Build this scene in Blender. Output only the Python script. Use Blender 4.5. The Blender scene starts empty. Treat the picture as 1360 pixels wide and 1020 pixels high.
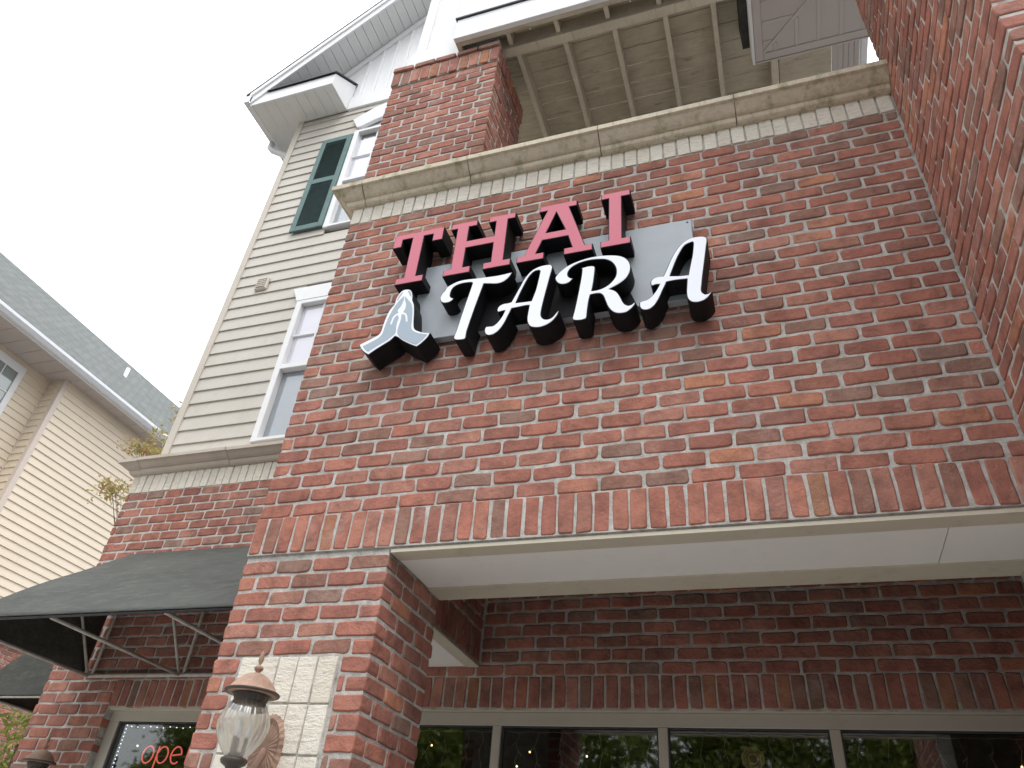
import bpy, bmesh, math, random
from mathutils import Vector, Matrix
from mathutils.geometry import tessellate_polygon
RND = random.Random(7)
sc = bpy.context.scene
COL = sc.collection

# ------------------------------------------------------------------ camera
CAM = Vector((2.50727, -2.94320, -1.44193))
R = ((0.94734868, 0.31027874, 0.07910492), (-0.12446646, 0.58444777, -0.80182848), (-0.29502302, 0.74976524, 0.59229512))
cam = bpy.data.objects.new('camera', bpy.data.cameras.new('camera'))
COL.objects.link(cam)
m = Matrix.Identity(4)
for i in range(3):
    m[i][0] = R[0][i]; m[i][1] = -R[1][i]; m[i][2] = -R[2][i]; m[i][3] = CAM[i]
cam.matrix_world = m
cam.data.sensor_width = 36.0
cam.data.lens = 36.0 * 990.96 / 1360.0
cam.data.clip_start = 0.05
cam.data.clip_end = 2000.0
sc.camera = cam

# ------------------------------------------------------------------ sky, sun, exposure
SUN_DIR = Vector((0.30, -0.42, 0.86)).normalized()      # towards the sun
elev = math.asin(SUN_DIR.z); azim = math.atan2(SUN_DIR.x, SUN_DIR.y)
world = bpy.data.worlds.new('World'); sc.world = world; world.use_nodes = True
wn = world.node_tree; wn.nodes.clear()
sky = wn.nodes.new('ShaderNodeTexSky'); sky.sky_type = 'NISHITA'; sky.sun_disc = False
sky.sun_elevation = elev; sky.sun_rotation = azim
sky.air_density = 1.0; sky.dust_density = 3.0; sky.ozone_density = 1.0
hs = wn.nodes.new('ShaderNodeHueSaturation'); hs.inputs['Saturation'].default_value = 0.12
mixw = wn.nodes.new('ShaderNodeMix'); mixw.data_type = 'RGBA'; mixw.inputs[0].default_value = 0.82
# overcast cloud cover: zenith three times as bright as the horizon (CIE overcast sky)
tc = wn.nodes.new('ShaderNodeTexCoord'); sx_ = wn.nodes.new('ShaderNodeSeparateXYZ'); wn.links.new(tc.outputs['Generated'], sx_.inputs[0])
mr = wn.nodes.new('ShaderNodeMapRange'); mr.inputs[1].default_value = 0.0; mr.inputs[2].default_value = 1.0; mr.inputs[3].default_value = 7.6; mr.inputs[4].default_value = 22.8
wn.links.new(sx_.outputs['Z'], mr.inputs[0])
cl = wn.nodes.new('ShaderNodeVectorMath'); cl.operation = 'SCALE'; cl.inputs[0].default_value = (0.975, 1.0, 1.04); wn.links.new(mr.outputs[0], cl.inputs['Scale'])
wn.links.new(cl.outputs[0], mixw.inputs[7])
bg = wn.nodes.new('ShaderNodeBackground'); bg.inputs['Strength'].default_value = 0.12
wo = wn.nodes.new('ShaderNodeOutputWorld')
wn.links.new(sky.outputs[0], hs.inputs['Color']); wn.links.new(hs.outputs[0], mixw.inputs[6])
wn.links.new(mixw.outputs[2], bg.inputs['Color']); wn.links.new(bg.outputs[0], wo.inputs['Surface'])
sun = bpy.data.lights.new('sun', 'SUN'); sun.energy = 1.1; sun.angle = math.radians(25); sun.color = (1, 0.96, 0.9)
so = bpy.data.objects.new('sun', sun); COL.objects.link(so)
so.rotation_euler = (-SUN_DIR).to_track_quat('-Z', 'Y').to_euler(); so.location = (6, -10, 14)
sc.view_settings.view_transform = 'Standard'; sc.view_settings.look = 'None'
sc.view_settings.exposure = 0.32; sc.view_settings.gamma = 1.0; sc.view_settings.use_curve_mapping = False

# ------------------------------------------------------------------ materials
class NT:
    def __init__(s, name):
        s.m = bpy.data.materials.new(name); s.m.use_nodes = True
        s.t = s.m.node_tree; s.b = s.t.nodes['Principled BSDF']; s.out = s.t.nodes['Material Output']
    def n(s, typ, **kw):
        nd = s.t.nodes.new(typ)
        for k, v in kw.items(): setattr(nd, k, v)
        return nd
    def l(s, a, b): s.t.links.new(a, b)
    def pos(s): return s.n('ShaderNodeNewGeometry').outputs['Position']
    def noise(s, scale, detail=4, rough=0.6, vec=None, stretch=None):
        nd = s.n('ShaderNodeTexNoise'); nd.inputs['Scale'].default_value = scale
        nd.inputs['Detail'].default_value = detail; nd.inputs['Roughness'].default_value = rough
        v = vec or s.pos()
        if stretch:
            mp = s.n('ShaderNodeMapping'); mp.inputs['Scale'].default_value = stretch; s.l(v, mp.inputs[0]); v = mp.outputs[0]
        s.l(v, nd.inputs['Vector']); return nd.outputs['Fac']
    def ramp(s, fac, stops, interp='LINEAR'):
        r = s.n('ShaderNodeValToRGB'); cr = r.color_ramp; cr.interpolation = interp
        while len(cr.elements) < len(stops): cr.elements.new(0.5)
        for e, (p, c) in zip(cr.elements, stops):
            e.position = p; e.color = (c[0], c[1], c[2], 1) if len(c) == 3 else c
        s.l(fac, r.inputs[0]); return r.outputs[0]
    def mix(s, fac, a, b, mode='MIX'):
        x = s.n('ShaderNodeMix'); x.data_type = 'RGBA'; x.blend_type = mode
        for i, v in ((0, fac), (6, a), (7, b)):
            if isinstance(v, (int, float)): x.inputs[i].default_value = v
            elif isinstance(v, tuple): x.inputs[i].default_value = (v[0], v[1], v[2], 1)
            else: s.l(v, x.inputs[i])
        return x.outputs[2]
    def math(s, op, a, b=0.0):
        x = s.n('ShaderNodeMath', operation=op)
        for i, v in ((0, a), (1, b)):
            if isinstance(v, (int, float)): x.inputs[i].default_value = v
            else: s.l(v, x.inputs[i])
        return x.outputs[0]
    def bump(s, h, strength=0.3, dist=0.01):
        b = s.n('ShaderNodeBump'); b.inputs['Strength'].default_value = strength; b.inputs['Distance'].default_value = dist
        s.l(h, b.inputs['Height']); s.l(b.outputs[0], s.b.inputs['Normal'])
    def col(s, c, rough=0.8, spec=0.3, metal=0.0):
        if isinstance(c, tuple): s.b.inputs['Base Color'].default_value = (c[0], c[1], c[2], 1)
        else: s.l(c, s.b.inputs['Base Color'])
        if isinstance(rough, (int, float)): s.b.inputs['Roughness'].default_value = rough
        else: s.l(rough, s.b.inputs['Roughness'])
        s.b.inputs['Specular IOR Level'].default_value = spec; s.b.inputs['Metallic'].default_value = metal
        return s.m
    def piece_random(s):
        # one value for each piece, whether it is an object or an island of a joined mesh
        oi = s.n('ShaderNodeObjectInfo').outputs['Random']; ge = s.n('ShaderNodeNewGeometry').outputs['Random Per Island']
        return s.math('FRACT', s.math('ADD', oi, ge))

M = {}
def brick_mat(name, stops, gain=1.0):
    k = NT(name); r = k.piece_random()
    base = k.ramp(r, stops)
    big = k.noise(9, 4, 0.65); fine = k.noise(55, 5, 0.7); grit = k.noise(260, 3, 0.6)
    c = k.mix(k.ramp(big, [(0.42, (0, 0, 0)), (0.72, (1, 1, 1))]), base, (0.15, 0.075, 0.062))
    c = k.mix(0.70, base, c)
    c = k.mix(k.ramp(fine, [(0.5, (0, 0, 0)), (0.75, (0.75, 0.75, 0.75))]), c, k.mix(0.5, c, (0.44, 0.17, 0.10)))
    c = k.mix(k.ramp(grit, [(0.60, (0, 0, 0)), (0.74, (0.55, 0.55, 0.55))]), c, (0.10, 0.055, 0.05))
    dust = k.noise(23, 5, 0.75)
    c = k.mix(k.ramp(dust, [(0.58, (0, 0, 0)), (0.80, (0.40, 0.40, 0.40))]), c, (0.52, 0.42, 0.37))
    wth = k.noise(0.9, 6, 0.7, stretch=(1.6, 1.6, 0.6)); c = k.mix(1.0, c, k.ramp(wth, [(0.30, (0.74, 0.72, 0.72)), (0.52, (1, 1, 1)), (0.75, (1.0, 1.0, 1.0))]), 'MULTIPLY')
    eff = k.noise(3.3, 6, 0.75); c = k.mix(k.ramp(eff, [(0.57, (0, 0, 0)), (0.74, (0.34, 0.34, 0.34))]), c, (0.60, 0.50, 0.46))
    mid = k.noise(26, 4, 0.6)
    if gain != 1.0: c = k.mix(1.0, c, (gain, gain, gain), 'MULTIPLY')
    h = k.math('ADD', k.math('MULTIPLY', fine, 0.7), k.math('MULTIPLY', grit, 0.35)); k.bump(k.math('ADD', h, k.math('MULTIPLY', mid, 1.3)), 0.9, 0.008)
    return k.col(c, 0.9, 0.2)
GAIN = 1.40
STOPS = [(0.0, (0.27, 0.095, 0.075)), (0.14, (0.34, 0.115, 0.088)), (0.27, (0.24, 0.085, 0.072)), (0.40, (0.37, 0.135, 0.10)),
         (0.52, (0.30, 0.10, 0.083)), (0.63, (0.36, 0.15, 0.12)), (0.73, (0.26, 0.105, 0.09)), (0.82, (0.235, 0.11, 0.09)),
         (0.90, (0.215, 0.135, 0.120)), (0.955, (0.36, 0.14, 0.105)), (1.0, (0.41, 0.155, 0.088))]
STOPS = [(p, tuple(GAIN * q * (0.84 * x + 0.16 * (0.5 * c[0] + 0.5 * c[1])) for x, q in zip(c, (1.04, 1.04, 0.92)))) for p, c in STOPS]
M['brick'] = brick_mat('red_tumbled_brick', STOPS)
SST = [(p, c) for p, c in STOPS[:9]] + [(0.955, (0.42, 0.21, 0.13)), (1.0, (0.46, 0.20, 0.115))]
M['soldier'] = brick_mat('red_soldier_brick', SST)

k = NT('mortar'); n1 = k.noise(14, 5, 0.7); n2 = k.noise(120, 4, 0.7)
c = k.ramp(n1, [(0.3, (0.33, 0.31, 0.28)), (0.52, (0.53, 0.51, 0.475)), (0.76, (0.72, 0.70, 0.67))])
c = k.mix(k.ramp(n2, [(0.55, (0, 0, 0)), (0.8, (0.5, 0.5, 0.5))]), c, (0.30, 0.28, 0.26))
k.bump(k.math('ADD', n2, n1), 0.9, 0.008); M['mortar'] = k.col(c, 0.95, 0.1)

k = NT('cream_brick'); r = k.piece_random()
base = k.ramp(r, [(0, (0.72, 0.665, 0.565)), (0.5, (0.80, 0.755, 0.665)), (1, (0.76, 0.70, 0.595))])
n1 = k.noise(30, 5, 0.7, stretch=(0.6, 1, 1.6)); n2 = k.noise(150, 4, 0.6)
c = k.mix(k.ramp(n1, [(0.52, (0, 0, 0)), (0.72, (0.55, 0.55, 0.55))]), base, (0.42, 0.36, 0.28))
k.bump(k.math('ADD', n1, k.math('MULTIPLY', n2, 0.3)), 0.9, 0.014); M['cream'] = k.col(c, 0.9, 0.2)

k = NT('limestone'); n1 = k.noise(3.0, 6, 0.7); n2 = k.noise(28, 5, 0.7); n3 = k.noise(5.0, 5, 0.65, stretch=(2.6, 2.6, 0.7))
c = k.ramp(n1, [(0.3, (0.60, 0.525, 0.405)), (0.7, (0.72, 0.645, 0.515))])
c = k.mix(k.ramp(n2, [(0.45, (0, 0, 0)), (0.75, (0.5, 0.5, 0.5))]), c, (0.37, 0.33, 0.265))
c = k.mix(k.ramp(n3, [(0.52, (0, 0, 0)), (0.70, (0.8, 0.8, 0.8))]), c, (0.30, 0.275, 0.16))   # lichen and water stain
n4 = k.noise(90, 3, 0.6); c = k.mix(k.ramp(n4, [(0.6, (0, 0, 0)), (0.75, (0.4, 0.4, 0.4))]), c, (0.24, 0.215, 0.16))
k.bump(n2, 0.35, 0.006); M['stone'] = k.col(c, 0.9, 0.15)
k = NT('clean_limestone'); n1 = k.noise(3.0, 6, 0.7); n2 = k.noise(28, 5, 0.7)
c = k.ramp(n1, [(0.3, (0.50, 0.44, 0.37)), (0.7, (0.60, 0.53, 0.46))]); c = k.mix(k.ramp(n2, [(0.5, (0, 0, 0)), (0.8, (0.4, 0.4, 0.4))]), c, (0.40, 0.35, 0.29))
k.bump(n2, 0.3, 0.006); M['stone2'] = k.col(c, 0.9, 0.15)

def vinyl(name, c0, c1, dirt=(0.3, 0.28, 0.25), amt=0.25, rough=0.55, bump=0.08):
    k = NT(name); n1 = k.noise(1.7, 5, 0.65); n2 = k.noise(40, 4, 0.6, stretch=(0.25, 0.25, 1)); n3 = k.noise(7, 6, 0.7)
    c = k.ramp(n1, [(0.3, c0), (0.7, c1)])
    c = k.mix(k.ramp(n3, [(0.55, (0, 0, 0)), (0.85, (amt, amt, amt))]), c, dirt)
    k.bump(n2, bump, 0.004); return k.col(c, rough, 0.3)
M['siding'] = vinyl('beige_vinyl_siding', (0.49, 0.465, 0.415), (0.56, 0.53, 0.475), amt=0.4)
M['siding_n'] = vinyl('warm_vinyl_siding', (0.70, 0.605, 0.48), (0.75, 0.65, 0.52), amt=0.12)
M['trim_n'] = vinyl('warm_vinyl_trim', (0.60, 0.52, 0.46), (0.66, 0.57, 0.50), amt=0.15)
M['siding_trim'] = vinyl('beige_corner_trim', (0.52, 0.475, 0.41), (0.57, 0.52, 0.455))
M['white'] = vinyl('white_painted_trim', (0.76, 0.77, 0.78), (0.82, 0.82, 0.83), amt=0.16, rough=0.5)
M['soffit'] = vinyl('white_vinyl_soffit', (0.66, 0.67, 0.67), (0.72, 0.72, 0.72), amt=0.2)
M['soffit_beige'] = vinyl('tan_vinyl_soffit_trim', (0.50, 0.445, 0.425), (0.54, 0.48, 0.455), amt=0.2)
M['panel'] = vinyl('painted_porch_ceiling', (0.83, 0.81, 0.78), (0.87, 0.85, 0.82), amt=0.15, rough=0.8)
M['lintel'] = vinyl('tan_painted_steel', (0.55, 0.50, 0.40), (0.61, 0.56, 0.455), dirt=(0.22, 0.17, 0.10), amt=0.5, rough=0.7)
M['frame'] = vinyl('grey_beige_window_frame', (0.47, 0.43, 0.36), (0.52, 0.48, 0.41), dirt=(0.25, 0.21, 0.14), amt=0.35)

k = NT('perforated_vinyl_soffit')
vo = k.n('ShaderNodeTexVoronoi'); vo.inputs['Scale'].default_value = 95; vo.inputs['Randomness'].default_value = 0.0; k.l(k.pos(), vo.inputs['Vector'])
hole = k.ramp(vo.outputs['Distance'], [(0.20, (1, 1, 1)), (0.32, (0, 0, 0))])
M['perf'] = k.col(k.mix(hole, (0.52, 0.465, 0.445), (0.13, 0.12, 0.115)), 0.6, 0.3)

k = NT('weathered_deck_timber'); n1 = k.noise(4, 6, 0.75); n2 = k.noise(30, 5, 0.7, stretch=(0.15, 1, 1)); n3 = k.noise(7, 6, 0.8, stretch=(0.5, 2.6, 1))
c = k.ramp(n1, [(0.3, (0.47, 0.41, 0.315)), (0.7, (0.60, 0.535, 0.425))])
c = k.mix(k.ramp(n2, [(0.45, (0, 0, 0)), (0.8, (0.5, 0.5, 0.5))]), c, (0.25, 0.21, 0.155))
c = k.mix(k.ramp(n3, [(0.57, (0, 0, 0)), (0.72, (0.75, 0.75, 0.75))]), c, (0.12, 0.10, 0.075))
k.bump(n2, 0.3, 0.004); M['timber'] = k.col(c, 0.9, 0.15)
k = NT('pale_joist_timber'); n1 = k.noise(6, 6, 0.75); n2 = k.noise(40, 4, 0.7, stretch=(1, 0.15, 1))
c = k.ramp(n1, [(0.3, (0.54, 0.475, 0.375)), (0.7, (0.66, 0.595, 0.485))]); c = k.mix(k.ramp(n2, [(0.55, (0, 0, 0)), (0.8, (0.55, 0.55, 0.55))]), c, (0.24, 0.20, 0.14))
M['joist'] = k.col(c, 0.9, 0.15)

def plain(name, c, rough=0.6, spec=0.3, metal=0.0, var=0.0):
    k = NT(name)
    if var:
        n = k.noise(12, 5, 0.65); d = tuple(x * (1 - var) for x in c); u = tuple(min(1, x * (1 + var)) for x in c)
        return k.col(k.ramp(n, [(0.3, d), (0.7, u)]), rough, spec, metal)
    return k.col(c, rough, spec, metal)
M['dark'] = plain('dark_flashing', (0.055, 0.055, 0.06), 0.6, var=0.3)
M['post_dark'] = plain('dark_stained_board', (0.045, 0.045, 0.042), 0.8, var=0.3)
M['shutter'] = plain('teal_shutter_paint', (0.105, 0.180, 0.175), 0.55, var=0.12)
M['louvre'] = plain('shutter_louvre_paint', (0.10, 0.155, 0.155), 0.6, var=0.2)
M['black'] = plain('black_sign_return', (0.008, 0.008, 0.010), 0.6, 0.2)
M['signgrey'] = plain('grey_sign_panel', (0.35, 0.385, 0.415), 0.4, 0.5, var=0.04)
M['pink'] = plain('translucent_red_acrylic', (0.56, 0.125, 0.180), 0.35, 0.4)
M['acrylic'] = plain('white_acrylic', (0.83, 0.86, 0.94), 0.25, 0.4)
M['handgrey'] = plain('blue_grey_vinyl_print', (0.33, 0.40, 0.47), 0.35, 0.4)
M['steel'] = plain('awning_steel_tube', (0.50, 0.47, 0.43), 0.5, 0.5, 0.0, var=0.25)
M['wire'] = plain('clear_wire', (0.38, 0.37, 0.34), 0.5)
M['gutter'] = plain('white_gutter', (0.74, 0.76, 0.80), 0.4, 0.5, var=0.05)
M['copper'] = plain('aged_copper_paint', (0.33, 0.215, 0.16), 0.65, 0.3, 0.0, var=0.4)
M['bronze'] = plain('dark_bronze', (0.075, 0.062, 0.052), 0.5, 0.4, 0.2, var=0.3)
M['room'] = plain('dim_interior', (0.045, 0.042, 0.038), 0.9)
M['blind'] = plain('pale_window_blind', (0.86, 0.85, 0.90), 0.8)
M['screen'] = plain('insect_screen', (0.40, 0.45, 0.47), 0.8)
M['gold'] = plain('brass_plaque', (0.52, 0.40, 0.19), 0.4, 0.5, 0.3, var=0.2)
M['plaque_red'] = plain('plaque_ring', (0.30, 0.13, 0.08), 0.6)
M['bark'] = plain('tree_bark', (0.11, 0.085, 0.065), 0.9, var=0.4)
M['ground'] = plain('concrete_paving', (0.42, 0.41, 0.385), 0.9, var=0.12)
M['asphalt'] = plain('asphalt', (0.06, 0.06, 0.062), 0.9, var=0.25)

k = NT('awning_canvas'); n1 = k.noise(2.5, 6, 0.7); n2 = k.noise(9, 5, 0.7, stretch=(1, 2.2, 2.2)); n3 = k.noise(300, 2, 0.5)
c = k.ramp(n1, [(0.3, (0.052, 0.056, 0.051)), (0.7, (0.086, 0.089, 0.081))])
c = k.mix(k.ramp(n2, [(0.5, (0, 0, 0)), (0.75, (0.5, 0.5, 0.5))]), c, (0.15, 0.15, 0.13))
k.bump(k.math('ADD', n2, k.math('MULTIPLY', n3, 0.12)), 0.5, 0.02); M['canvas'] = k.col(c, 0.75, 0.25)

k = NT('roof_shingle'); wv = k.n('ShaderNodeTexBrick'); wv.inputs['Scale'].default_value = 1.0
for nm, v in (('Brick Width', 0.22), ('Row Height', 0.13), ('Mortar Size', 0.009), ('Mortar Smooth', 0.4)): wv.inputs[nm].default_value = v
mp = k.n('ShaderNodeMapping'); mp.inputs['Rotation'].default_value = (0, 0, math.radians(90)); k.l(k.n('ShaderNodeTexCoord').outputs['Object'], mp.inputs[0]); k.l(mp.outputs[0], wv.inputs['Vector'])
wv.inputs['Color1'].default_value = (0.125, 0.136, 0.132, 1); wv.inputs['Color2'].default_value = (0.175, 0.186, 0.180, 1); wv.inputs['Mortar'].default_value = (0.06, 0.066, 0.063, 1)
n1 = k.noise(60, 4, 0.7); c = k.mix(k.ramp(n1, [(0.4, (0, 0, 0)), (0.7, (0.6, 0.6, 0.6))]), wv.outputs['Color'], (0.21, 0.222, 0.213)); M['shingle'] = k.col(c, 0.9, 0.1)

def glass_mat(name, tint, refl):
    k = NT(name); k.t.nodes.remove(k.b)
    lw = k.n('ShaderNodeLayerWeight'); lw.inputs['Blend'].default_value = 0.5
    fr = k.math('ADD', k.math('MULTIPLY', k.math('POWER', lw.outputs['Facing'], 5.0), 0.96), 0.04)   # Schlick, the same on both faces of the pane
    gl = k.n('ShaderNodeBsdfGlossy'); gl.inputs['Roughness'].default_value = 0.025
    tr = k.n('ShaderNodeBsdfTransparent'); tr.inputs['Color'].default_value = (*tint, 1)
    mx = k.n('ShaderNodeMixShader'); k.l(k.math('MINIMUM', k.math('MULTIPLY', fr, refl), 1.0), mx.inputs[0])
    k.l(tr.outputs[0], mx.inputs[1]); k.l(gl.outputs[0], mx.inputs[2]); k.l(mx.outputs[0], k.out.inputs['Surface']); return k.m
M['glass'] = glass_mat('window_glass', (0.80, 0.83, 0.81), 3.4)     # coated double glazing
M['glass_up'] = glass_mat('sash_glass', (0.97, 0.97, 0.98), 2.2)
k = NT('ribbed_lamp_glass'); k.col((0.95, 0.94, 0.90), 0.08, 0.5); k.b.inputs['Transmission Weight'].default_value = 1.0; k.b.inputs['IOR'].default_value = 1.25
k.t.nodes.remove(k.b)
fr = k.n('ShaderNodeLayerWeight'); fr.inputs['Blend'].default_value = 0.45
gl = k.n('ShaderNodeBsdfGlossy'); gl.inputs['Roughness'].default_value = 0.08
tr = k.n('ShaderNodeBsdfTransparent'); tr.inputs['Color'].default_value = (0.93, 0.92, 0.89, 1)
df = k.n('ShaderNodeBsdfTranslucent'); df.inputs['Color'].default_value = (0.85, 0.84, 0.8, 1)
m1 = k.n('ShaderNodeMixShader'); m1.inputs[0].default_value = 0.45; k.l(tr.outputs[0], m1.inputs[1]); k.l(df.outputs[0], m1.inputs[2])
m2 = k.n('ShaderNodeMixShader'); k.l(k.math('MULTIPLY', fr.outputs['Facing'], 0.55), m2.inputs[0]); k.l(m1.outputs[0], m2.inputs[1]); k.l(gl.outputs[0], m2.inputs[2]); k.l(m2.outputs[0], k.out.inputs['Surface'])
M['lampglass'] = k.m
def emit(name, c, s):
    k = NT(name); k.b.inputs['Base Color'].default_value = (*c, 1); k.b.inputs['Emission Color'].default_value = (*c, 1); k.b.inputs['Emission Strength'].default_value = s; return k.m
M['neon'] = emit('red_neon_tube', (1.0, 0.17, 0.15), 0.85)
M['bulb_warm'] = emit('warm_bulb', (1.0, 0.62, 0.25), 6.0)
M['bulb_cool'] = emit('cool_white_bulb', (0.75, 0.85, 1.0), 3.0)
def leaf_mat(name, stops):
    k = NT(name); r = k.piece_random(); c = k.ramp(r, stops); k.col(c, 0.6, 0.25)
    tl = k.n('ShaderNodeBsdfTranslucent'); k.l(c, tl.inputs['Color']); mx = k.n('ShaderNodeMixShader'); mx.inputs[0].default_value = 0.35
    k.l(k.b.outputs[0], mx.inputs[1]); k.l(tl.outputs[0], mx.inputs[2]); k.l(mx.outputs[0], k.out.inputs['Surface']); return k.m
M['leaf'] = leaf_mat('green_leaf', [(0, (0.13, 0.17, 0.03)), (0.5, (0.22, 0.27, 0.055)), (1, (0.32, 0.34, 0.09))])
M['leaf_fall'] = leaf_mat('turning_leaf', [(0, (0.28, 0.28, 0.08)), (0.45, (0.42, 0.38, 0.14)), (0.8, (0.50, 0.36, 0.17)), (1, (0.42, 0.20, 0.13))])
M['leaf_light'] = leaf_mat('light_green_leaf', [(0, (0.13, 0.18, 0.04)), (0.6, (0.24, 0.28, 0.07)), (1, (0.34, 0.33, 0.10))])

# ------------------------------------------------------------------ helpers
def mesh(name, vs, fs, mat=None, smooth=False):
    me = bpy.data.meshes.new(name); me.from_pydata([tuple(v) for v in vs], [], fs); me.validate()
    b = bmesh.new(); b.from_mesh(me); bmesh.ops.recalc_face_normals(b, faces=b.faces); b.to_mesh(me); b.free()
    if mat: me.materials.append(M[mat])
    if smooth: me.polygons.foreach_set('use_smooth', [True] * len(me.polygons))
    return me
def link(name, me, parent=None, loc=None):
    o = bpy.data.objects.new(name, me); COL.objects.link(o)
    if parent: o.parent = parent
    if loc: o.location = loc
    return o
def tag(o, label=None, cat=None, group=None, kind=None):
    for a, v in (('label', label), ('category', cat), ('group', group), ('kind', kind)):
        if v: o[a] = v
    return o
def empty(name, label, cat, group=None, loc=(0, 0, 0)):
    o = bpy.data.objects.new(name, None); COL.objects.link(o); o.empty_display_size = 0.2; o['base'] = 1; del o['base']
    o.location = loc
    return tag(o, label, cat, group)
def box(name, x0, x1, y0, y1, z0, z1, mat, parent=None, bev=0.0):
    b = bmesh.new(); bmesh.ops.create_cube(b, size=1.0)
    for v in b.verts: v.co = Vector(((x0 + x1) / 2 + v.co.x * (x1 - x0), (y0 + y1) / 2 + v.co.y * (y1 - y0), (z0 + z1) / 2 + v.co.z * (z1 - z0)))
    if bev: bmesh.ops.bevel(b, geom=b.edges[:], offset=bev, segments=1, affect='EDGES')
    me = bpy.data.meshes.new(name); b.to_mesh(me); b.free(); me.materials.append(M[mat]); return link(name, me, parent)
def boxes(name, lst, mat, parent=None, bev=0.0):
    b = bmesh.new()
    for x0, x1, y0, y1, z0, z1 in lst:
        r = bmesh.ops.create_cube(b, size=1.0)
        for v in r['verts']: v.co = Vector(((x0 + x1) / 2 + v.co.x * (x1 - x0), (y0 + y1) / 2 + v.co.y * (y1 - y0), (z0 + z1) / 2 + v.co.z * (z1 - z0)))
    if bev: bmesh.ops.bevel(b, geom=b.edges[:], offset=bev, segments=1, affect='EDGES')
    me = bpy.data.meshes.new(name); b.to_mesh(me); b.free(); me.materials.append(M[mat]); return link(name, me, parent)
AX = {'yz': lambda a, b, c: (c, a, b), 'xz': lambda a, b, c: (a, c, b), 'xy': lambda a, b, c: (a, b, c)}
def prism(name, pts, c0, c1, plane, mat, parent=None, smooth=False):
    f = AX[plane]; n = len(pts)
    vs = [f(a, b, c0) for a, b in pts] + [f(a, b, c1) for a, b in pts]
    fs = [[i, (i + 1) % n, n + (i + 1) % n, n + i] for i in range(n)]
    for t in tessellate_polygon([[Vector((a, b, 0)) for a, b in pts]]):
        fs += [list(t), [n + i for i in t]]
    return link(name, mesh(name, vs, fs, mat, smooth), parent)
def tube_geo(path, rad, seg=8, closed=False):
    P = [Vector(q) for q in path]; vs = []; fs = []; n = len(P); rs = rad if isinstance(rad, (list, tuple)) else [rad] * n
    prev = None
    for i, q in enumerate(P):
        a = P[i - 1] if (i > 0 or closed) else q; c = P[(i + 1) % n] if (i < n - 1 or closed) else q
        t = (c - a).normalized()
        if prev is None:
            ref = Vector((0, 0, 1)) if abs(t.z) < 0.9 else Vector((1, 0, 0)); u = t.cross(ref).normalized()
        else: u = (prev - t * prev.dot(t)).normalized()
        prev = u; v = t.cross(u)
        for s in range(seg):
            an = 2 * math.pi * s / seg; vs.append(q + (u * math.cos(an) + v * math.sin(an)) * rs[i])
    for i in range(n if closed else n - 1):
        j = (i + 1) % n
        for s in range(seg): fs.append([i * seg + s, i * seg + (s + 1) % seg, j * seg + (s + 1) % seg, j * seg + s])
    if not closed: fs += [list(range(seg))[::-1], [(n - 1) * seg + s for s in range(seg)]]
    return vs, fs
def tube(name, path, rad, mat, parent=None, seg=8, closed=False):
    vs, fs = tube_geo(path, rad, seg, closed); return link(name, mesh(name, vs, fs, mat, True), parent)
def lathe(name, prof, centre, mat, parent=None, seg=32, flute=0, amp=0.0):
    vs = []; fs = []; n = len(prof)
    for r, z in prof:
        for s in range(seg):
            a = 2 * math.pi * s / seg; rr = r * (1 + amp * math.cos(flute * a)) if flute else r
            vs.append((centre[0] + rr * math.cos(a), centre[1] + rr * math.sin(a), centre[2] + z))
    for i in range(n - 1):
        for s in range(seg): fs.append([i * seg + s, i * seg + (s + 1) % seg, (i + 1) * seg + (s + 1) % seg, (i + 1) * seg + s])
    return link(name, mesh(name, vs, fs, mat, True), parent)

# ------------------------------------------------------------------ bricks
LB, CH, JT = 0.2032, 0.0848, 0.0140
def brick_geo(L, H, D, rnd, rmax=0.022, rough=0.0034, bev=(0.0042, 0.0060)):
    """a tumbled brick: rounded, uneven outline, bevelled face; x along, y into the wall, z up; face at y = 0"""
    out = []
    for cx, cz, a0 in ((1, 1, 0), (-1, 1, 90), (-1, -1, 180), (1, -1, 270)):
        r = rnd.uniform(0.003, rmax) if rnd.random() < 0.75 else rnd.uniform(0.003, 0.007); r = min(r, L * 0.3, H * 0.42)
        ox = rnd.uniform(-rough, rough); oz = rnd.uniform(-rough, rough)
        for t in (0, 45, 90):
            a = math.radians(a0 + t)
            out.append((cx * (L / 2 - r) + r * math.cos(a) + ox, cz * (H / 2 - r) + r * math.sin(a) + oz))
        if L > 0.15 and a0 in (0, 180): out.append((rnd.uniform(-0.03, 0.03), cz * H / 2 + rnd.uniform(-rough, rough)))
        if H > 0.15 and a0 in (90, 270): out.append((cx * L / 2 + rnd.uniform(-rough, rough), rnd.uniform(-0.03, 0.03)))
    n = len(out); vs = []; fs = []; ta = rnd.uniform(-0.012, 0.012); tb = rnd.uniform(-0.02, 0.02)
    for x, z in out: vs.append((x, D, z))
    for x, z in out: vs.append((x, bev[0], z))
    for x, z in out:
        x2 = x - math.copysign(min(bev[1], abs(x)), x); z2 = z - math.copysign(min(bev[1], abs(z)), z); vs.append((x2, ta * x2 + tb * z2, z2))
    for k2 in range(2):
        for i in range(n): fs.append([k2 * n + i, k2 * n + (i + 1) % n, (k2 + 1) * n + (i + 1) % n, (k2 + 1) * n + i])
    fs.append([2 * n + i for i in range(n)])
    return vs, fs
def brick_mesh(v, f, mat):
    me = mesh('brick', v, f, mat); n = (len(f) - 1) // 2
    me.polygons.foreach_set('use_smooth', [False] * n + [True] * n + [False]); return me
BR = random.Random(3)
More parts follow.
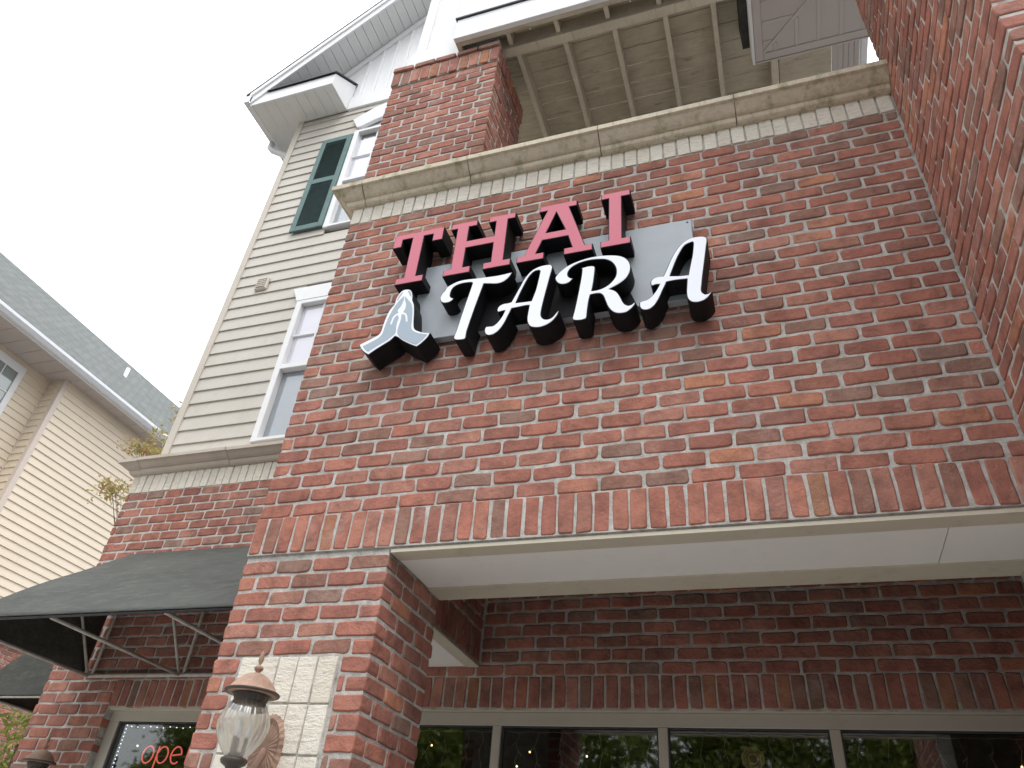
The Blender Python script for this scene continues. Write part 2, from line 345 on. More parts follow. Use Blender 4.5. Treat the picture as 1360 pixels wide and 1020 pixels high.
SHAPES = {'brick': [brick_geo(LB - JT, CH - JT, 0.095, BR) for i in range(18)],
          'half': [brick_geo(0.092, CH - JT, 0.095, BR) for i in range(6)],
          'soldier': [brick_geo(0.0813 - 0.013, 0.196, 0.095, BR, 0.013) for i in range(14)],
          'cream': [brick_geo(0.0813 - 0.009, 0.196, 0.095, BR, 0.003, 0.0008, (0.0025, 0.0025)) for i in range(8)]}
BASEL = {'brick': LB - JT, 'half': 0.092, 'soldier': 0.0683, 'cream': 0.0723}
MATOF = {'brick': 'brick', 'half': 'brick', 'soldier': 'soldier', 'cream': 'cream'}
MESHES = {kk: [brick_mesh(v, f, MATOF[kk]) for v, f in lst] for kk, lst in SHAPES.items()}
def course(u0, u1, phase, holes=()):
    """running-bond cells between u0 and u1"""
    res = []; u = u0 - phase
    while u < u1 - 0.02:
        a, b = max(u, u0), min(u + LB, u1)
        if b - a > 0.035: res.append((a, b))
        elif res and a > u0: res[-1] = (res[-1][0], b)
        u += LB
    if res and 0 < u1 - res[-1][1] < 0.045: res[-1] = (res[-1][0], u1)
    return res
class Wall:
    """collects the bricks of one wall; the nearest ones become objects, the rest one joined part"""
    def __init__(s, org, u, nrm):
        s.o = Vector(org); s.u = Vector(u); s.n = Vector(nrm); s.items = []
    def add(s, kind, a, b, z0, h=None, proud=0.0, mat_h=None):
        s.items.append((kind, a, b, z0, h, proud))
    def build(s, parent, cap, name='brick', rest='brick_field', kinds=None, seed=1, jit=0.0030):
        rn = random.Random(seed); items = [i for i in s.items if kinds is None or i[0] in kinds]
        inst = []
        for kind, a, b, z0, h, proud in items:
            kk = kind
            if kind == 'brick' and b - a < 0.15: kk = 'half'
            hh = {'brick': CH - JT, 'half': CH - JT, 'soldier': 0.196, 'cream': 0.196}[kk]
            W = b - a - (JT if kind == 'brick' else 0.013 if kind == 'soldier' else 0.009); sx = W / BASEL[kk]; sz = (h or hh) / hh
            idx = rn.randrange(len(SHAPES[kk])); flip = rn.random() < 0.5
            pr = proud + rn.uniform(-jit, jit)
            p = s.o + s.u * ((a + b) / 2 + rn.uniform(-0.002, 0.002)) + s.n * pr + Vector((0, 0, z0 + (h or hh) / 2 + JT / 2 + rn.uniform(-0.0015, 0.0015)))
            rot = rn.gauss(0, 0.006)
            ux = s.u; uy = -s.n; uz = Vector((0, 0, 1))
            ux2 = ux * math.cos(rot) + uz * math.sin(rot); uz2 = uz * math.cos(rot) - ux * math.sin(rot)
            if flip: ux2, uz2 = -ux2, -uz2
            mt = Matrix((( ux2.x * sx, uy.x, uz2.x * sz, p.x), (ux2.y * sx, uy.y, uz2.y * sz, p.y), (ux2.z * sx, uy.z, uz2.z * sz, p.z), (0, 0, 0, 1)))
            inst.append(((p - CAM).length, kk, idx, mt))
        inst.sort(key=lambda t: t[0])
        for d, kk, idx, mt in inst[:cap]:
            o = bpy.data.objects.new(name, MESHES[kk][idx]); COL.objects.link(o); o.parent = parent; o.matrix_world = mt
        if inst[cap:]:
            vs = []; fs = []
            for d, kk, idx, mt in inst[cap:]:
                v, f = SHAPES[kk][idx]; n0 = len(vs); vs += [mt @ Vector(q) for q in v]; fs += [[i + n0 for i in q] for q in f]
            tag(link(rest, mesh(rest, vs, fs, MATOF[inst[-1][1]], False), parent), kind='stuff')

# ================================================================== the setting
GZ = -3.05
tag(box('ground', -150, 150, -150, 150, GZ - 0.3, GZ - 0.15, 'asphalt'), kind='structure')
tag(box('pavement', -9, 8, -3.4, 12, GZ - 0.15, GZ, 'ground', bev=0.02), kind='structure')

# ================================================================== the restaurant building
B = empty('brick_building', 'red brick and beige siding building with a covered entrance porch', 'building', loc=(0, 0, GZ))
B.location = (0, 0, 0)
# ---- main facade over the porch
XW = 3.52
fac = box('facade_wall', 0.008, XW + 0.03, 0.0058, 0.60, -0.012, 2.655, 'mortar', B)
w = Wall((0, 0, 0), (1, 0, 0), (0, -1, 0))
for i in range(27):                      # course 0 lies on the soldier course
    z = 0.2 + i * CH; full = (i % 2 == 0)
    for a, b in course(-JT / 2, XW, 0.0 if full else LB / 2 + (0.02 if i % 4 == 1 else -0.012)): w.add('brick', a, b, z)
w.build(fac, 300, seed=11)
w = Wall((0, 0, 0), (1, 0, 0), (0, -1, 0)); p = 3.515 / 43
for j in range(43): w.add('soldier', j * p, (j + 1) * p, -0.006, 0.198, 0.012)
w.build(fac, 60, name='soldier_brick', seed=12)
w = Wall((0, 0, 0), (1, 0, 0), (0, -1, 0))
for j in range(43): w.add('cream', j * p, (j + 1) * p, 2.484, 0.176, 0.002)
w.build(fac, 60, name='cream_soldier_brick', seed=13)
box('soldier_mortar', 0.004, XW + 0.004, -0.0068, 0.02, -0.004, 0.199, 'mortar', fac)
# west face of the bay
w = Wall((0, 0, 0), (0, -1, 0), (-1, 0, 0))
for i in range(30):
    for a, b in course(-1.79, -0.105 if i % 2 else -0.01, 0 if i % 2 else 0.1): w.add('brick', a, b, -0.02 + i * CH)
w.build(fac, 0, seed=14)
# ---- porch beam soffit
pb = prism('porch_beam', [(0.002, -0.03), (0.10, -0.03), (0.10, -0.02), (0.012, -0.02), (0.012, -0.013), (0.002, -0.013)], 0.815, XW, 'yz', 'lintel', B)
prism('lintel_angle', [(0.455, -0.034), (0.612, -0.034), (0.612, 0.02), (0.604, 0.02), (0.604, -0.024), (0.455, -0.024)], 0.815, 4.0, 'yz', 'lintel', pb)
box('soffit_board', 0.815, 3.195, 0.101, 0.454, -0.026, -0.014, 'panel', pb); box('soffit_board', 3.199, XW, 0.101, 0.454, -0.0262, -0.014, 'panel', pb)
# ---- side beam over the porch opening
sb = box('side_beam', 0.012, 0.597, 0.61, 1.80, -0.012, 0.75, 'mortar', B)
w = Wall((0.607, 0.62, 0), (0, 1, 0), (1, 0, 0))
for j in range(14): w.add('soldier', j * 0.0835, (j + 1) * 0.0835, -0.012, 0.198, 0)
w.build(sb, 20, name='soldier_brick', seed=21)
w = Wall((0.607, 0.62, 0), (0, 1, 0), (1, 0, 0))
for i in range(6):
    for a, b in course(0, 1.17, 0.1 * (i % 2)): w.add('brick', a, b, 0.2 + i * CH)
w.build(sb, 60, seed=22)
box('lintel_angle', 0.515, 0.607, 0.614, 1.795, -0.034, -0.022, 'lintel', sb)
box('soffit_board', 0.09, 0.514, 0.614, 1.795, -0.028, -0.018, 'panel', sb); box('lintel_angle', 0.0, 0.089, 0.614, 1.795, -0.034, -0.022, 'lintel', sb)
# ---- porch pillar with cream panel
pil = box('porch_pillar', 0.006, 0.807, 0.0058, 0.604, GZ, -0.0125, 'mortar', B)
wf = Wall((0, 0, 0), (1, 0, 0), (0, -1, 0)); ws = Wall((0.813, 0, 0), (0, 1, 0), (1, 0, 0)); wl = Wall((0, 0, 0), (0, -1, 0), (-1, 0, 0))
CP = 0.0795
for i in range(37):
    z = -0.03 - (i + 1) * CP; stretch = (i % 2 == 0)
    runs = [(-JT / 2, 0.813 + JT / 2)]
    if -1.95 < z < -0.515: runs = [(-JT / 2, 0.142), (0.668, 0.813 + JT / 2)]
    for u0, u1 in runs:
        if u1 > 0.8 and not stretch: u1 -= 0.103 + JT / 2
        if u0 < 0.1 and u1 > 0.3: ph = 0.0 if stretch else LB / 2
        elif u0 < 0.1: ph = 0.06 if stretch else 0
        else: ph = 0.05 if stretch else 0.0
        if u0 > 0.5:
            if stretch: wf.add('brick', u0, u1, z, CP - JT)
            else: wf.add('brick', u0, u1, z, CP - JT)
        elif u1 < 0.3:
            if stretch: wf.add('brick', u0, u1, z, CP - JT)
            else: wf.add('brick', u0, 0.075, z, CP - JT); wf.add('brick', 0.075, u1, z, CP - JT)
        else:
            for a, b in course(u0, u1, ph): wf.add('brick', a, b, z, CP - JT)
    for a, b in course(0.103 if stretch else -JT / 2, 0.61 + JT / 2, 0): ws.add('brick', a, b, z, CP - JT)
    for a, b in course(-0.61, -0.103, 0.1 * (i % 2)): wl.add('brick', a, b, z, CP - JT)
wf.build(pil, 110, seed=31); ws.build(pil, 90, seed=32); wl.build(pil, 0, seed=33)
cpn = box('cream_panel', 0.146, 0.662, 0.002, 0.06, -1.95, -0.512, 'mortar', B)
w = Wall((0.148, 0, 0), (1, 0, 0), (0, -1, 0))
for r_ in range(7):
    for j in range(5):
        w.add('cream', j * 0.1025, (j + 1) * 0.1025, -0.512 - (r_ + 1) * 0.203, 0.194, 0.005)
w.build(cpn, 60, name='cream_soldier_brick', seed=34)
# ---- porch back wall with shop windows, y = 1.80
bw = boxes('porch_back_wall', [(-0.9, 3.87, 1.806, 2.05, -0.298, 0.75), (3.76, 3.87, 1.806, 2.05, GZ, -0.298)], 'mortar', B)
w = Wall((0, 1.8, 0), (1, 0, 0), (0, -1, 0)); 
for j in range(44): w.add('soldier', 0.20 + j * 0.0838, 0.20 + (j + 1) * 0.0838, -0.294, 0.19, 0)
w.build(bw, 60, name='soldier_brick', seed=41)
w = Wall((0, 1.8, 0), (1, 0, 0), (0, -1, 0))
for i in range(9):
    for a, b in course(0.0 if i == 0 else 0.607, 3.87, 0.1 * (i % 2) + 0.03): w.add('brick', a, b, -0.095 + i * CH)
w.build(bw, 160, seed=42)
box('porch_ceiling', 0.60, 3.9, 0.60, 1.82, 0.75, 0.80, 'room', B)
rw = box('porch_side_wall', 3.88, 4.1, 0.61, 1.81, GZ, 0.75, 'mortar', B)
w = Wall((3.87, 1.80, 0), (0, -1, 0), (-1, 0, 0))
for i in range(34):
    for a, b in course(0.0, 1.19, 0.1 * (i % 2)): w.add('brick', a, b, -2.1 + i * CH)
w.build(rw, 0, seed=43)
# shop window
sw = boxes('shop_window', [(-0.3, 3.76, 1.835, 1.90, -0.384, -0.305), (-0.3, 3.76, 1.835, 1.90, -2.5, -2.4)], 'frame', B, 0.004)
for x in (-0.275, 0.727, 1.768, 2.715, 3.70): box('mullion', x, x + 0.056, 1.832, 1.90, -2.4, -0.384, 'frame', sw, 0.004)
box('head_caulk', -0.3, 3.76, 1.815, 1.86, -0.3045, -0.286, 'lintel', sw)
for x0, x1 in ((-0.219, 0.727), (0.783, 1.768), (1.824, 2.715), (2.771, 3.70)):
    box('pane', x0, x1, 1.868, 1.872, -2.4, -0.384, 'glass', sw)
    boxes('gasket', [(x0, x1, 1.845, 1.866, -0.392, -0.384), (x0, x0 + 0.008, 1.845, 1.866, -2.4, -0.392), (x1 - 0.008, x1, 1.845, 1.866, -2.4, -0.392)], 'dark', sw)
# interior of the restaurant
tag(boxes('dining_room', [(-3.0, 3.9, 5.4, 5.5, GZ, 0.6), (-3.03, -3.0, 2.06, 5.5, GZ, 0.6), (3.9, 4.0, 2.0, 5.5, GZ, 0.6), (-3.0, 3.9, 2.06, 5.4, 0.2, 0.3), (-3.0, 3.9, 2.0, 5.5, GZ, GZ + 0.05)], 'room', B))
# ---- left wing, y = 1.80
wg = boxes('wing_wall', [(-3.108, -2.40, 1.806, 2.05, GZ, -0.288), (-3.108, 0.0, 1.806, 2.05, -0.288, 1.79), (-0.9, -0.3, 1.806, 2.05, GZ, -0.288), (-2.40, -0.9, 1.81, 2.05, GZ, -2.25)], 'mortar', B)
w = Wall((0, 1.8, 0), (1, 0, 0), (0, -1, 0)); NW = 20
for i in range(-18, NW):
    z = -0.0955 + i * CH; x1 = 0.0
    ph = 0.13 * (i % 2) + 0.02
    if z > -0.30 and z < -0.10: x1 = -2.40
    if z < -0.12:
        for a, b in course(-3.12 - JT / 2, -2.40 + JT / 2, ph): w.add('brick', a, b, z)
        for a, b in course(-0.9, -0.3, ph): w.add('brick', a, b, z)
    else:
        for a, b in course(-3.12 - JT / 2, x1, ph): w.add('brick', a, b, z)
w.build(wg, 260, seed=51)
w = Wall((0, 1.8, 0), (1, 0, 0), (0, -1, 0))
for j in range(20): w.add('soldier', -2.40 + j * 0.0815, -2.40 + (j + 1) * 0.0815, -0.294, 0.19, 0)
w.build(wg, 40, name='soldier_brick', seed=52)
w = Wall((0, 1.8, 0), (1, 0, 0), (0, -1, 0))
for j in range(38): w.add('cream', -3.12 + j * 0.0815, -3.12 + (j + 1) * 0.0815, 1.592, 0.192, 0.002)
w.build(wg, 40, name='cream_soldier_brick', seed=53)
sd = box('wing_side_wall', -3.108, -3.05, 2.05, 6.5, GZ, 1.79, 'mortar', B)
w = Wall((-3.12, 0, 0), (0, -1, 0), (-1, 0, 0))
for i in range(50):
    for a, b in course(-6.5, -1.90 + 0.1 * (i % 2 == 0) - 0.0, 0.1 * (i % 2)): w.add('brick', a, b, -2.55 + i * CH)
w.build(sd, 0, seed=54)
ww = boxes('wing_window', [(-2.40, -0.9, 1.87, 1.95, -0.375, -0.298), (-2.40, -2.305, 1.87, 1.95, -2.2, -0.375), (-0.99, -0.9, 1.87, 1.95, -2.2, -0.375), (-2.40, -0.9, 1.86, 1.95, -2.25, -2.2)], 'frame', B, 0.004)
box('head_caulk', -2.40, -0.9, 1.83, 1.87, -0.302, -0.286, 'lintel', ww)
box('pane', -2.305, -0.99, 1.905, 1.909, -2.2, -0.375, 'glass', ww)
boxes('gasket', [(-2.305, -0.99, 1.88, 1.9, -0.385, -0.375), (-2.305, -2.29, 1.88, 1.9, -2.2, -0.385)], 'dark', ww)

# ---- stone cornices
def cornice(parent, x0, y0, x1, dz, joints, ret, mat, prof):
    cuts = [None] + list(joints) + [x1]
    for i in range(len(cuts) - 1):
        secs = []
        if cuts[i] is None: secs = [lambda d: (x0 - d, y0 + ret), lambda d: (x0 - d, y0 - d)]
        else: secs = [lambda d, q=cuts[i] + 0.003: (q, y0 - d)]
        secs.append(lambda d, q=cuts[i + 1] - (0.003 if i < len(cuts) - 2 else 0): (q, y0 - d))
        vs = []; n = len(prof); jz = RND.uniform(-0.003, 0.003); jd = RND.uniform(-0.003, 0.003)
        for s_ in secs:
            for d, z in prof: x, y = s_(d + jd); vs.append((x, y, z + dz + jz))
        fs = []
        for s_ in range(len(secs) - 1):
            for q in range(n): fs.append([s_ * n + q, s_ * n + (q + 1) % n, (s_ + 1) * n + (q + 1) % n, (s_ + 1) * n + q])
        tri = tessellate_polygon([[Vector((d, z, 0)) for d, z in prof]]); L_ = (len(secs) - 1) * n
        fs += [list(t) for t in tri] + [[L_ + q for q in t] for t in tri]
        link('cornice_stone', mesh('cornice_stone', vs, fs, mat), parent)
PROF = [(-0.06, 2.652), (0.026, 2.652), (0.038, 2.660), (0.044, 2.674), (0.046, 2.692), (0.060, 2.694), (0.074, 2.703), (0.094, 2.722), (0.112, 2.742), (0.118, 2.752), (0.136, 2.754), (0.138, 2.792), (0.130, 2.797), (-0.06, 2.83)]
co = box('bay_cornice', 0.02, XW, 0.03, 0.5, 2.655, 2.80, 'mortar', B); cornice(co, 0.0, 0.0, XW, 0, (0.106, 0.913, 1.816, 2.662), 1.78, 'stone', PROF)
PROF2 = [(-0.1, 1.785), (0.02, 1.785), (0.035, 1.795), (0.045, 1.812), (0.047, 1.83), (0.062, 1.832), (0.085, 1.845), (0.108, 1.868), (0.118, 1.876), (0.136, 1.878), (0.138, 1.908), (0.125, 1.915), (-0.12, 1.99)]
cw = box('wing_cornice', -3.09, 0.0, 1.83, 2.1, 1.79, 1.90, 'mortar', B); cornice(cw, -3.12, 1.8, 0.0, 0, (-3.02, -2.02, -1.05), 4.0, 'stone2', PROF2)
box('balcony_floor', 0.0, XW, 0.5, 1.9, 2.68, 2.78, 'ground', B)

# ---- upper pillar on the cornice
up = box('balcony_pillar', 0.006, 0.944, 0.0058, 0.604, 2.78, 4.44, 'mortar', B)
wf = Wall((0, 0, 0), (1, 0, 0), (0, -1, 0)); ws = Wall((0.95, 0, 0), (0, 1, 0), (1, 0, 0))
for i in range(17):
    z = 4.19 - (i + 1) * CH; st = i % 2 == 0
    for a, b in course(-JT / 2, 0.95 + JT / 2 if st else 0.847, 0.0 if st else 0.1): wf.add('brick', a, b, z)
    for a, b in course(0.103 if st else -JT / 2, 0.61 + JT / 2, 0): ws.add('brick', a, b, z)
wf.build(up, 110, seed=61); ws.build(up, 70, seed=62)
wf = Wall((-0.012, 0, 0), (1, 0, 0), (0, -1, 0)); ws = Wall((0.962, 0, 0), (0, 1, 0), (1, 0, 0))
for j in range(11): wf.add('soldier', j * 0.0885, (j + 1) * 0.0885, 4.19, 0.19, 0.014)
for j in range(6): ws.add('soldier', 0.085 + j * 0.0885, 0.085 + (j + 1) * 0.0885, 4.19, 0.19, 0)
wf.build(up, 20, name='soldier_brick', seed=63); ws.build(up, 20, name='soldier_brick', seed=64)
boxes('soldier_mortar', [(0.0, 0.955, -0.008, 0.02, 4.196, 4.392)], 'mortar', up)
w = Wall((-0.012, 0, 0), (1, 0, 0), (0, -1, 0))
for j in range(5): w.add('brick', j * 0.195, (j + 1) * 0.195, 4.388, 0.052, 0.03)
w.build(up, 10, name='cap_brick', seed=65)
# ---- white column above the pillar
wc = box('white_column', 0.13, 0.86, 0.075, 0.62, 4.46, 7.6, 'white', B)
box('stile', 0.105, 0.195, 0.05, 0.12, 4.75, 7.6, 'white', wc, 0.004); box('stile', 0.79, 0.88, 0.05, 0.12, 4.75, 7.6, 'white', wc, 0.004)
box('base_rail', 0.085, 0.90, 0.035, 0.12, 4.455, 4.75, 'white', wc, 0.006); box('cap_rail', 0.095, 0.89, 0.045, 0.12, 4.752, 4.80, 'white', wc, 0.008)
# ---- balcony deck over the pillars
dk = box('balcony_deck', 0.57, 3.1, -0.117, -0.075, 4.50, 4.80, 'white', B, 0.003)
box('rim_joist', 0.60, 3.1, -0.073, -0.035, 4.505, 4.70, 'timber', dk); box('end_joist', 0.572, 0.61, -0.073, 0.10, 4.502, 4.72, 'timber', dk)
box('flashing', 0.555, 3.1, -0.132, -0.07, 4.803, 4.822, 'dark', dk); box('parapet', 0.565, 3.1, -0.10, -0.02, 4.824, 5.9, 'white', dk)
box('beam', 0.88, 3.12, 0.085, 0.165, 4.495, 4.70, 'joist', dk, 0.004); 
for x in (1.045, 1.452, 1.864, 2.274, 2.645, 3.07):
    box('joist', x - 0.020, x + 0.020, 0.167, 1.88, 4.535, 4.70, 'joist', dk, 0.003); box('joist', x - 0.05, x - 0.012, -0.034, 0.083, 4.535, 4.70, 'joist', dk, 0.003)
y = -0.03
while y < 1.85:
    box('deck_board', 0.60, 3.12, y, y + 0.158 + RND.uniform(-0.003, 0.002), 4.702 + RND.uniform(0, 0.003), 4.735, 'timber', dk, 0.003); y += 0.1645
box('hanger', 1.19, 1.205, 0.0, 0.012, 4.56, 4.70, 'gutter', dk); box('hanger', 2.02, 2.035, 0.0, 0.012, 4.56, 4.70, 'gutter', dk)
box('hanging_board', 2.83, 2.895, 0.05, 0.55, 4.40, 4.70, 'post_dark', dk)
box('underside_panel', 3.125, 3.53, 0.6, 1.88, 4.60, 4.64, 'timber', dk)
for j in range(5): box('soffit_strip', 3.535 + j * 0.042, 3.573 + j * 0.042, 0.55, 1.88, 4.60, 4.63, 'soffit_beige', dk, 0.004)
box('edge_trim', 3.75, 3.80, 0.55, 1.88, 4.575, 4.66, 'white', dk, 0.004)
# ---- boxed overhang with perforated soffit beside the pier
ov = boxes('overhang_box', [(2.905, 3.95, -1.4, 0.565, 4.215, 5.9)], 'white', B)
box('edge_board', 2.885, 2.903, -1.4, 0.58, 4.19, 5.9, 'white', ov, 0.002); box('edge_board', 2.903, 3.9, 0.567, 0.58, 4.19, 5.9, 'soffit_beige', ov, 0.002)
box('soffit_trim', 2.905, 2.965, -1.4, 0.565, 4.196, 4.2145, 'soffit_beige', ov, 0.003); box('soffit_trim', 2.966, 3.9, 0.505, 0.565, 4.196, 4.2145, 'soffit_beige', ov, 0.003)
prism('soffit_panel', [(2.966, -1.4), (2.966, 0.504), (3.9, -0.43), (3.9, -1.4)], 4.205, 4.2146, 'xy', 'perf', ov)
prism('soffit_panel', [(2.97, 0.504), (3.9, 0.504), (3.9, -0.426)], 4.205, 4.2147, 'xy', 'perf', ov)
prism('mitre_strip', [(2.966, 0.520), (2.966, 0.488), (3.84, -0.386), (3.856, -0.37)], 4.196, 4.2048, 'xy', 'soffit_beige', ov)
for j in range(6):
    x = 3.055 + j * 0.157; box('rib', x - 0.014, x + 0.014, 0.504 - (x - 2.966) + 0.02, 0.504, 4.198, 4.2049, 'soffit_beige', ov, 0.003)
for j in range(7):
    yy = 0.42 - j * 0.157; box('rib', 2.967, min(3.85, 2.966 + 0.504 - yy - 0.02), yy - 0.014, yy + 0.014, 4.198, 4.2049, 'soffit_beige', ov, 0.003)
# ---- brick pier on the right
pr_ = boxes('brick_pier', [(XW + 0.0058, 4.55, -1.184, -0.005, GZ, 4.19), (XW + 0.0062, 4.549, -0.006, 0.60, GZ, 2.75)], 'mortar', B)
w = Wall((XW, 0, 0), (0, -1, 0), (-1, 0, 0)); wf = Wall((XW, -1.19, 0), (1, 0, 0), (0, -1, 0))
for i in range(-30, 47):
    z = 0.2 + i * CH; st = i % 2 == 0
    for a, b in course(0.0, 1.19 + JT / 2 if st else 1.087, 0.0 if st else 0.12): w.add('brick', a, b, z)
    for a, b in course(0.103 if st else -JT / 2, 1.03, 0.0): wf.add('brick', a, b, z)
w.items = [i for i in w.items if i[3] > -1.0] + [i for i in w.items if i[3] <= -1.0]
vis = [i for i in w.items if i[3] > 0.05]; hid = [i for i in w.items if i[3] <= 0.05]
w.items = vis; w.build(pr_, 300, seed=71); w.items = hid; w.build(pr_, 0, seed=72)
vis = [i for i in wf.items if 0.7 < i[3] < 1.7 and i[1] < 0.3]; hid = [i for i in wf.items if i not in vis]
wf.items = vis; wf.build(pr_, 40, seed=73); wf.items = hid; wf.build(pr_, 0, seed=74)
# ---- siding wall of the wing, y = 1.90
SX0 = -3.0
sid = box('siding_wall', -2.99, 2.8, 1.99, 2.1, 1.95, 7.52, 'siding', B)
def lap_profile(h, d=0.017): return [(0.004, h + 0.012), (0.0, h + 0.012), (-d, 0.006), (-d, 0.0), (0.004, 0.0)]
z = 2.012; E_ = 0.1645
while z < 7.50:
    x1 = 0.6; zz = z + E_ / 2
    if 2.06 < z + E_ and z < 4.0: x1 = -1.95
    if 5.03 < z + E_ * 0.8 and z < 7.3: x1 = -1.95
    h = min(E_, 7.55 - z)
    pts = [(1.912 + a, z + b) for a, b in lap_profile(h)]
    prism('siding_board', pts, SX0 + 0.07, x1, 'yz', 'siding', sid); z += E_
boxes('corner_post', [(-3.01, -2.925, 1.886, 1.915, 1.95, 7.56), (-3.012, -2.99, 1.915, 2.0, 1.951, 7.559)], 'siding_trim', sid)
v_ = box('wall_vent', -2.635, -2.475, 1.865, 1.905, 4.19, 4.375, 'siding_trim', B, 0.012)
for j in range(5): box('slat', -2.612, -2.498, 1.852, 1.866, 4.218 + j * 0.028, 4.236 + j * 0.028, 'siding_trim', v_, 0.003)
# windows of the wing
def sash_window(zb, zt, zm, name, muntin_z, arch=False):
    xl, xr = -1.975, -0.93
    f = boxes(name, [(xl, xl + 0.07, 1.872, 1.96, zb, zt), (xr - 0.07, xr, 1.872, 1.96, zb, zt), (xl + 0.07, xr - 0.07, 1.872, 1.96, zt - 0.05, zt), (xl + 0.07, xr - 0.07, 1.868, 1.96, zb, zb + 0.035), (xl + 0.07, xr - 0.07, 1.872, 1.96, zm - 0.03, zm + 0.03)], 'white', B, 0.004)
    a, b = xl + 0.07, xr - 0.07
    boxes('muntin', [(a, b, 1.91, 1.925, muntin_z - 0.009, muntin_z + 0.009), (a + 0.26, a + 0.278, 1.911, 1.924, zm + 0.03, zt - 0.05), (a + 0.58, a + 0.598, 1.911, 1.924, zm + 0.03, zt - 0.05)], 'white', f)
    box('pane', a, b, 1.93, 1.933, zm + 0.03, zt - 0.05, 'glass_up', f); box('pane', a, b, 1.945, 1.948, zb + 0.035, zm - 0.03, 'glass_up', f)
    box('blind', a - 0.02, b + 0.02, 1.936, 1.938, zm, zt, 'blind', f); box('screen', a, b, 1.9485, 1.951, zb + 0.035, zm - 0.03, 'screen', f)
    return f
f1 = sash_window(2.085, 3.885, 2.973, 'lower_sash_window', 3.408)
prism('window_head', [(-2.07, 4.085), (-1.985, 3.892), (-0.92, 3.892), (-0.83, 4.085)], 1.872, 1.92, 'xz', 'white', f1)
f2 = sash_window(5.06, 6.96, 5.923, 'upper_sash_window', 6.42)
box('blind_gap', -1.88, -1.0, 1.934, 1.9355, 6.80, 6.90, 'dark', f2)
arc = [(-2.06, 7.235), (-1.96, 7.03)]
for t in range(9): a = t / 8; arc.append((-1.90 + a * 0.90, 7.03 + 0.13 * math.sin(math.pi * a)))
arc += [(-0.94, 7.03), (-0.84, 7.235)]
for t in range(9): a = 1 - t / 8; arc.append((-2.06 + 1.22 * a, 7.235 + 0.24 * math.sin(math.pi * a)))
prism('window_head', arc[:-1], 1.87, 1.92, 'xz', 'white', f2)
prism('pane', [(-1.90, 6.955)] + [(-1.90 + t / 8 * 0.90, 7.03 + 0.13 * math.sin(math.pi * t / 8)) for t in range(9)] + [(-1.0, 6.955)], 1.93, 1.934, 'xz', 'glass_up', f2)
prism('blind', [(-1.93, 6.95)] + [(-1.93 + t / 8 * 0.96, 7.04 + 0.15 * math.sin(math.pi * t / 8)) for t in range(9)] + [(-0.97, 6.95)], 1.9365, 1.939, 'xz', 'blind', f2)
# shutter
sh = boxes('shutter', [(-2.43, -2.36, 1.855, 1.885, 5.085, 6.88), (-2.05, -1.98, 1.855, 1.885, 5.085, 6.88), (-2.36, -2.05, 1.856, 1.884, 6.80, 6.88), (-2.36, -2.05, 1.856, 1.884, 5.085, 5.17), (-2.36, -2.05, 1.856, 1.884, 5.955, 6.045)], 'shutter', B, 0.004)
for n_, z0, z1 in (('louvre_panel', 5.17, 5.955), ('louvre_panel', 6.045, 6.80)):
    vs = []; fs = []; z = z0
    while z < z1 - 0.01:
        q = len(vs)
        for x in (-2.36, -2.05): vs += [(x, 1.862, z), (x, 1.871, z + 0.0165), (x, 1.876, z + 0.0155), (x, 1.867, z - 0.001)]
        fs += [[q, q + 4, q + 5, q + 1], [q + 1, q + 5, q + 6, q + 2], [q + 2, q + 6, q + 7, q + 3], [q + 3, q + 7, q + 4, q]]; z += 0.021
    tag(link(n_, mesh(n_, vs, fs, 'louvre'), sh), kind='stuff'); box('backing', -2.36, -2.05, 1.887, 1.892, z0, z1, 'louvre', sh)
# ---- gable of the wing
SL = 0.955; YF = 1.468
def rk(x, off=0.0): return 7.62 + SL * (x + 3.535) + off
gb = prism('gable_wall', [(-3.0, 7.53), (3.0, 7.53), (3.0, 7.9), (0.2, rk(0.2) - 0.05), (-3.0, rk(-3.0) - 0.05)], 1.915, 2.1, 'xz', 'white', B)
box('frieze_board', -2.24, 0.6, 1.875, 1.914, 7.552, 7.845, 'white', gb, 0.004)
for j in range(13):
    x = -2.135 + j * 0.2; box('batten', x - 0.021, x + 0.021, 1.89, 1.914, 7.846, rk(x) - 0.2, 'white', gb, 0.003)
prism('rake_frieze', [(-2.9, rk(-2.9) - 0.02), (0.2, rk(0.2) - 0.02), (0.2, rk(0.2) - 0.17), (-2.9, rk(-2.9) - 0.17)], 1.882, 1.914, 'xz', 'white', gb)
rf = prism('gable_roof', [(-3.66, rk(-3.66, 0.27)), (0.2, rk(0.2, 0.27)), (0.2, rk(0.2, 0.31)), (-3.66, rk(-3.66, 0.31))], YF - 0.05, 8.0, 'xz', 'shingle', B)
prism('roof_slope', [(0.2, rk(0.2, 0.27)), (4.0, rk(-3.6, 0.27)), (4.0, rk(-3.6, 0.31)), (0.2, rk(0.2, 0.31))], YF - 0.05, 8.0, 'xz', 'shingle', rf)
prism('rake_board', [(-3.56, rk(-3.56)), (0.2, rk(0.2)), (0.2, rk(0.2, 0.20)), (-3.56, rk(-3.56, 0.20))], YF - 0.022, YF, 'xz', 'white', rf)
prism('rake_mould', [(-3.60, rk(-3.60, 0.165)), (0.2, rk(0.2, 0.165)), (0.2, rk(0.2, 0.268)), (-3.60, rk(-3.60, 0.268))], YF - 0.045, YF - 0.0225, 'xz', 'white', rf)
ln = math.hypot(1, SL); x = -3.50
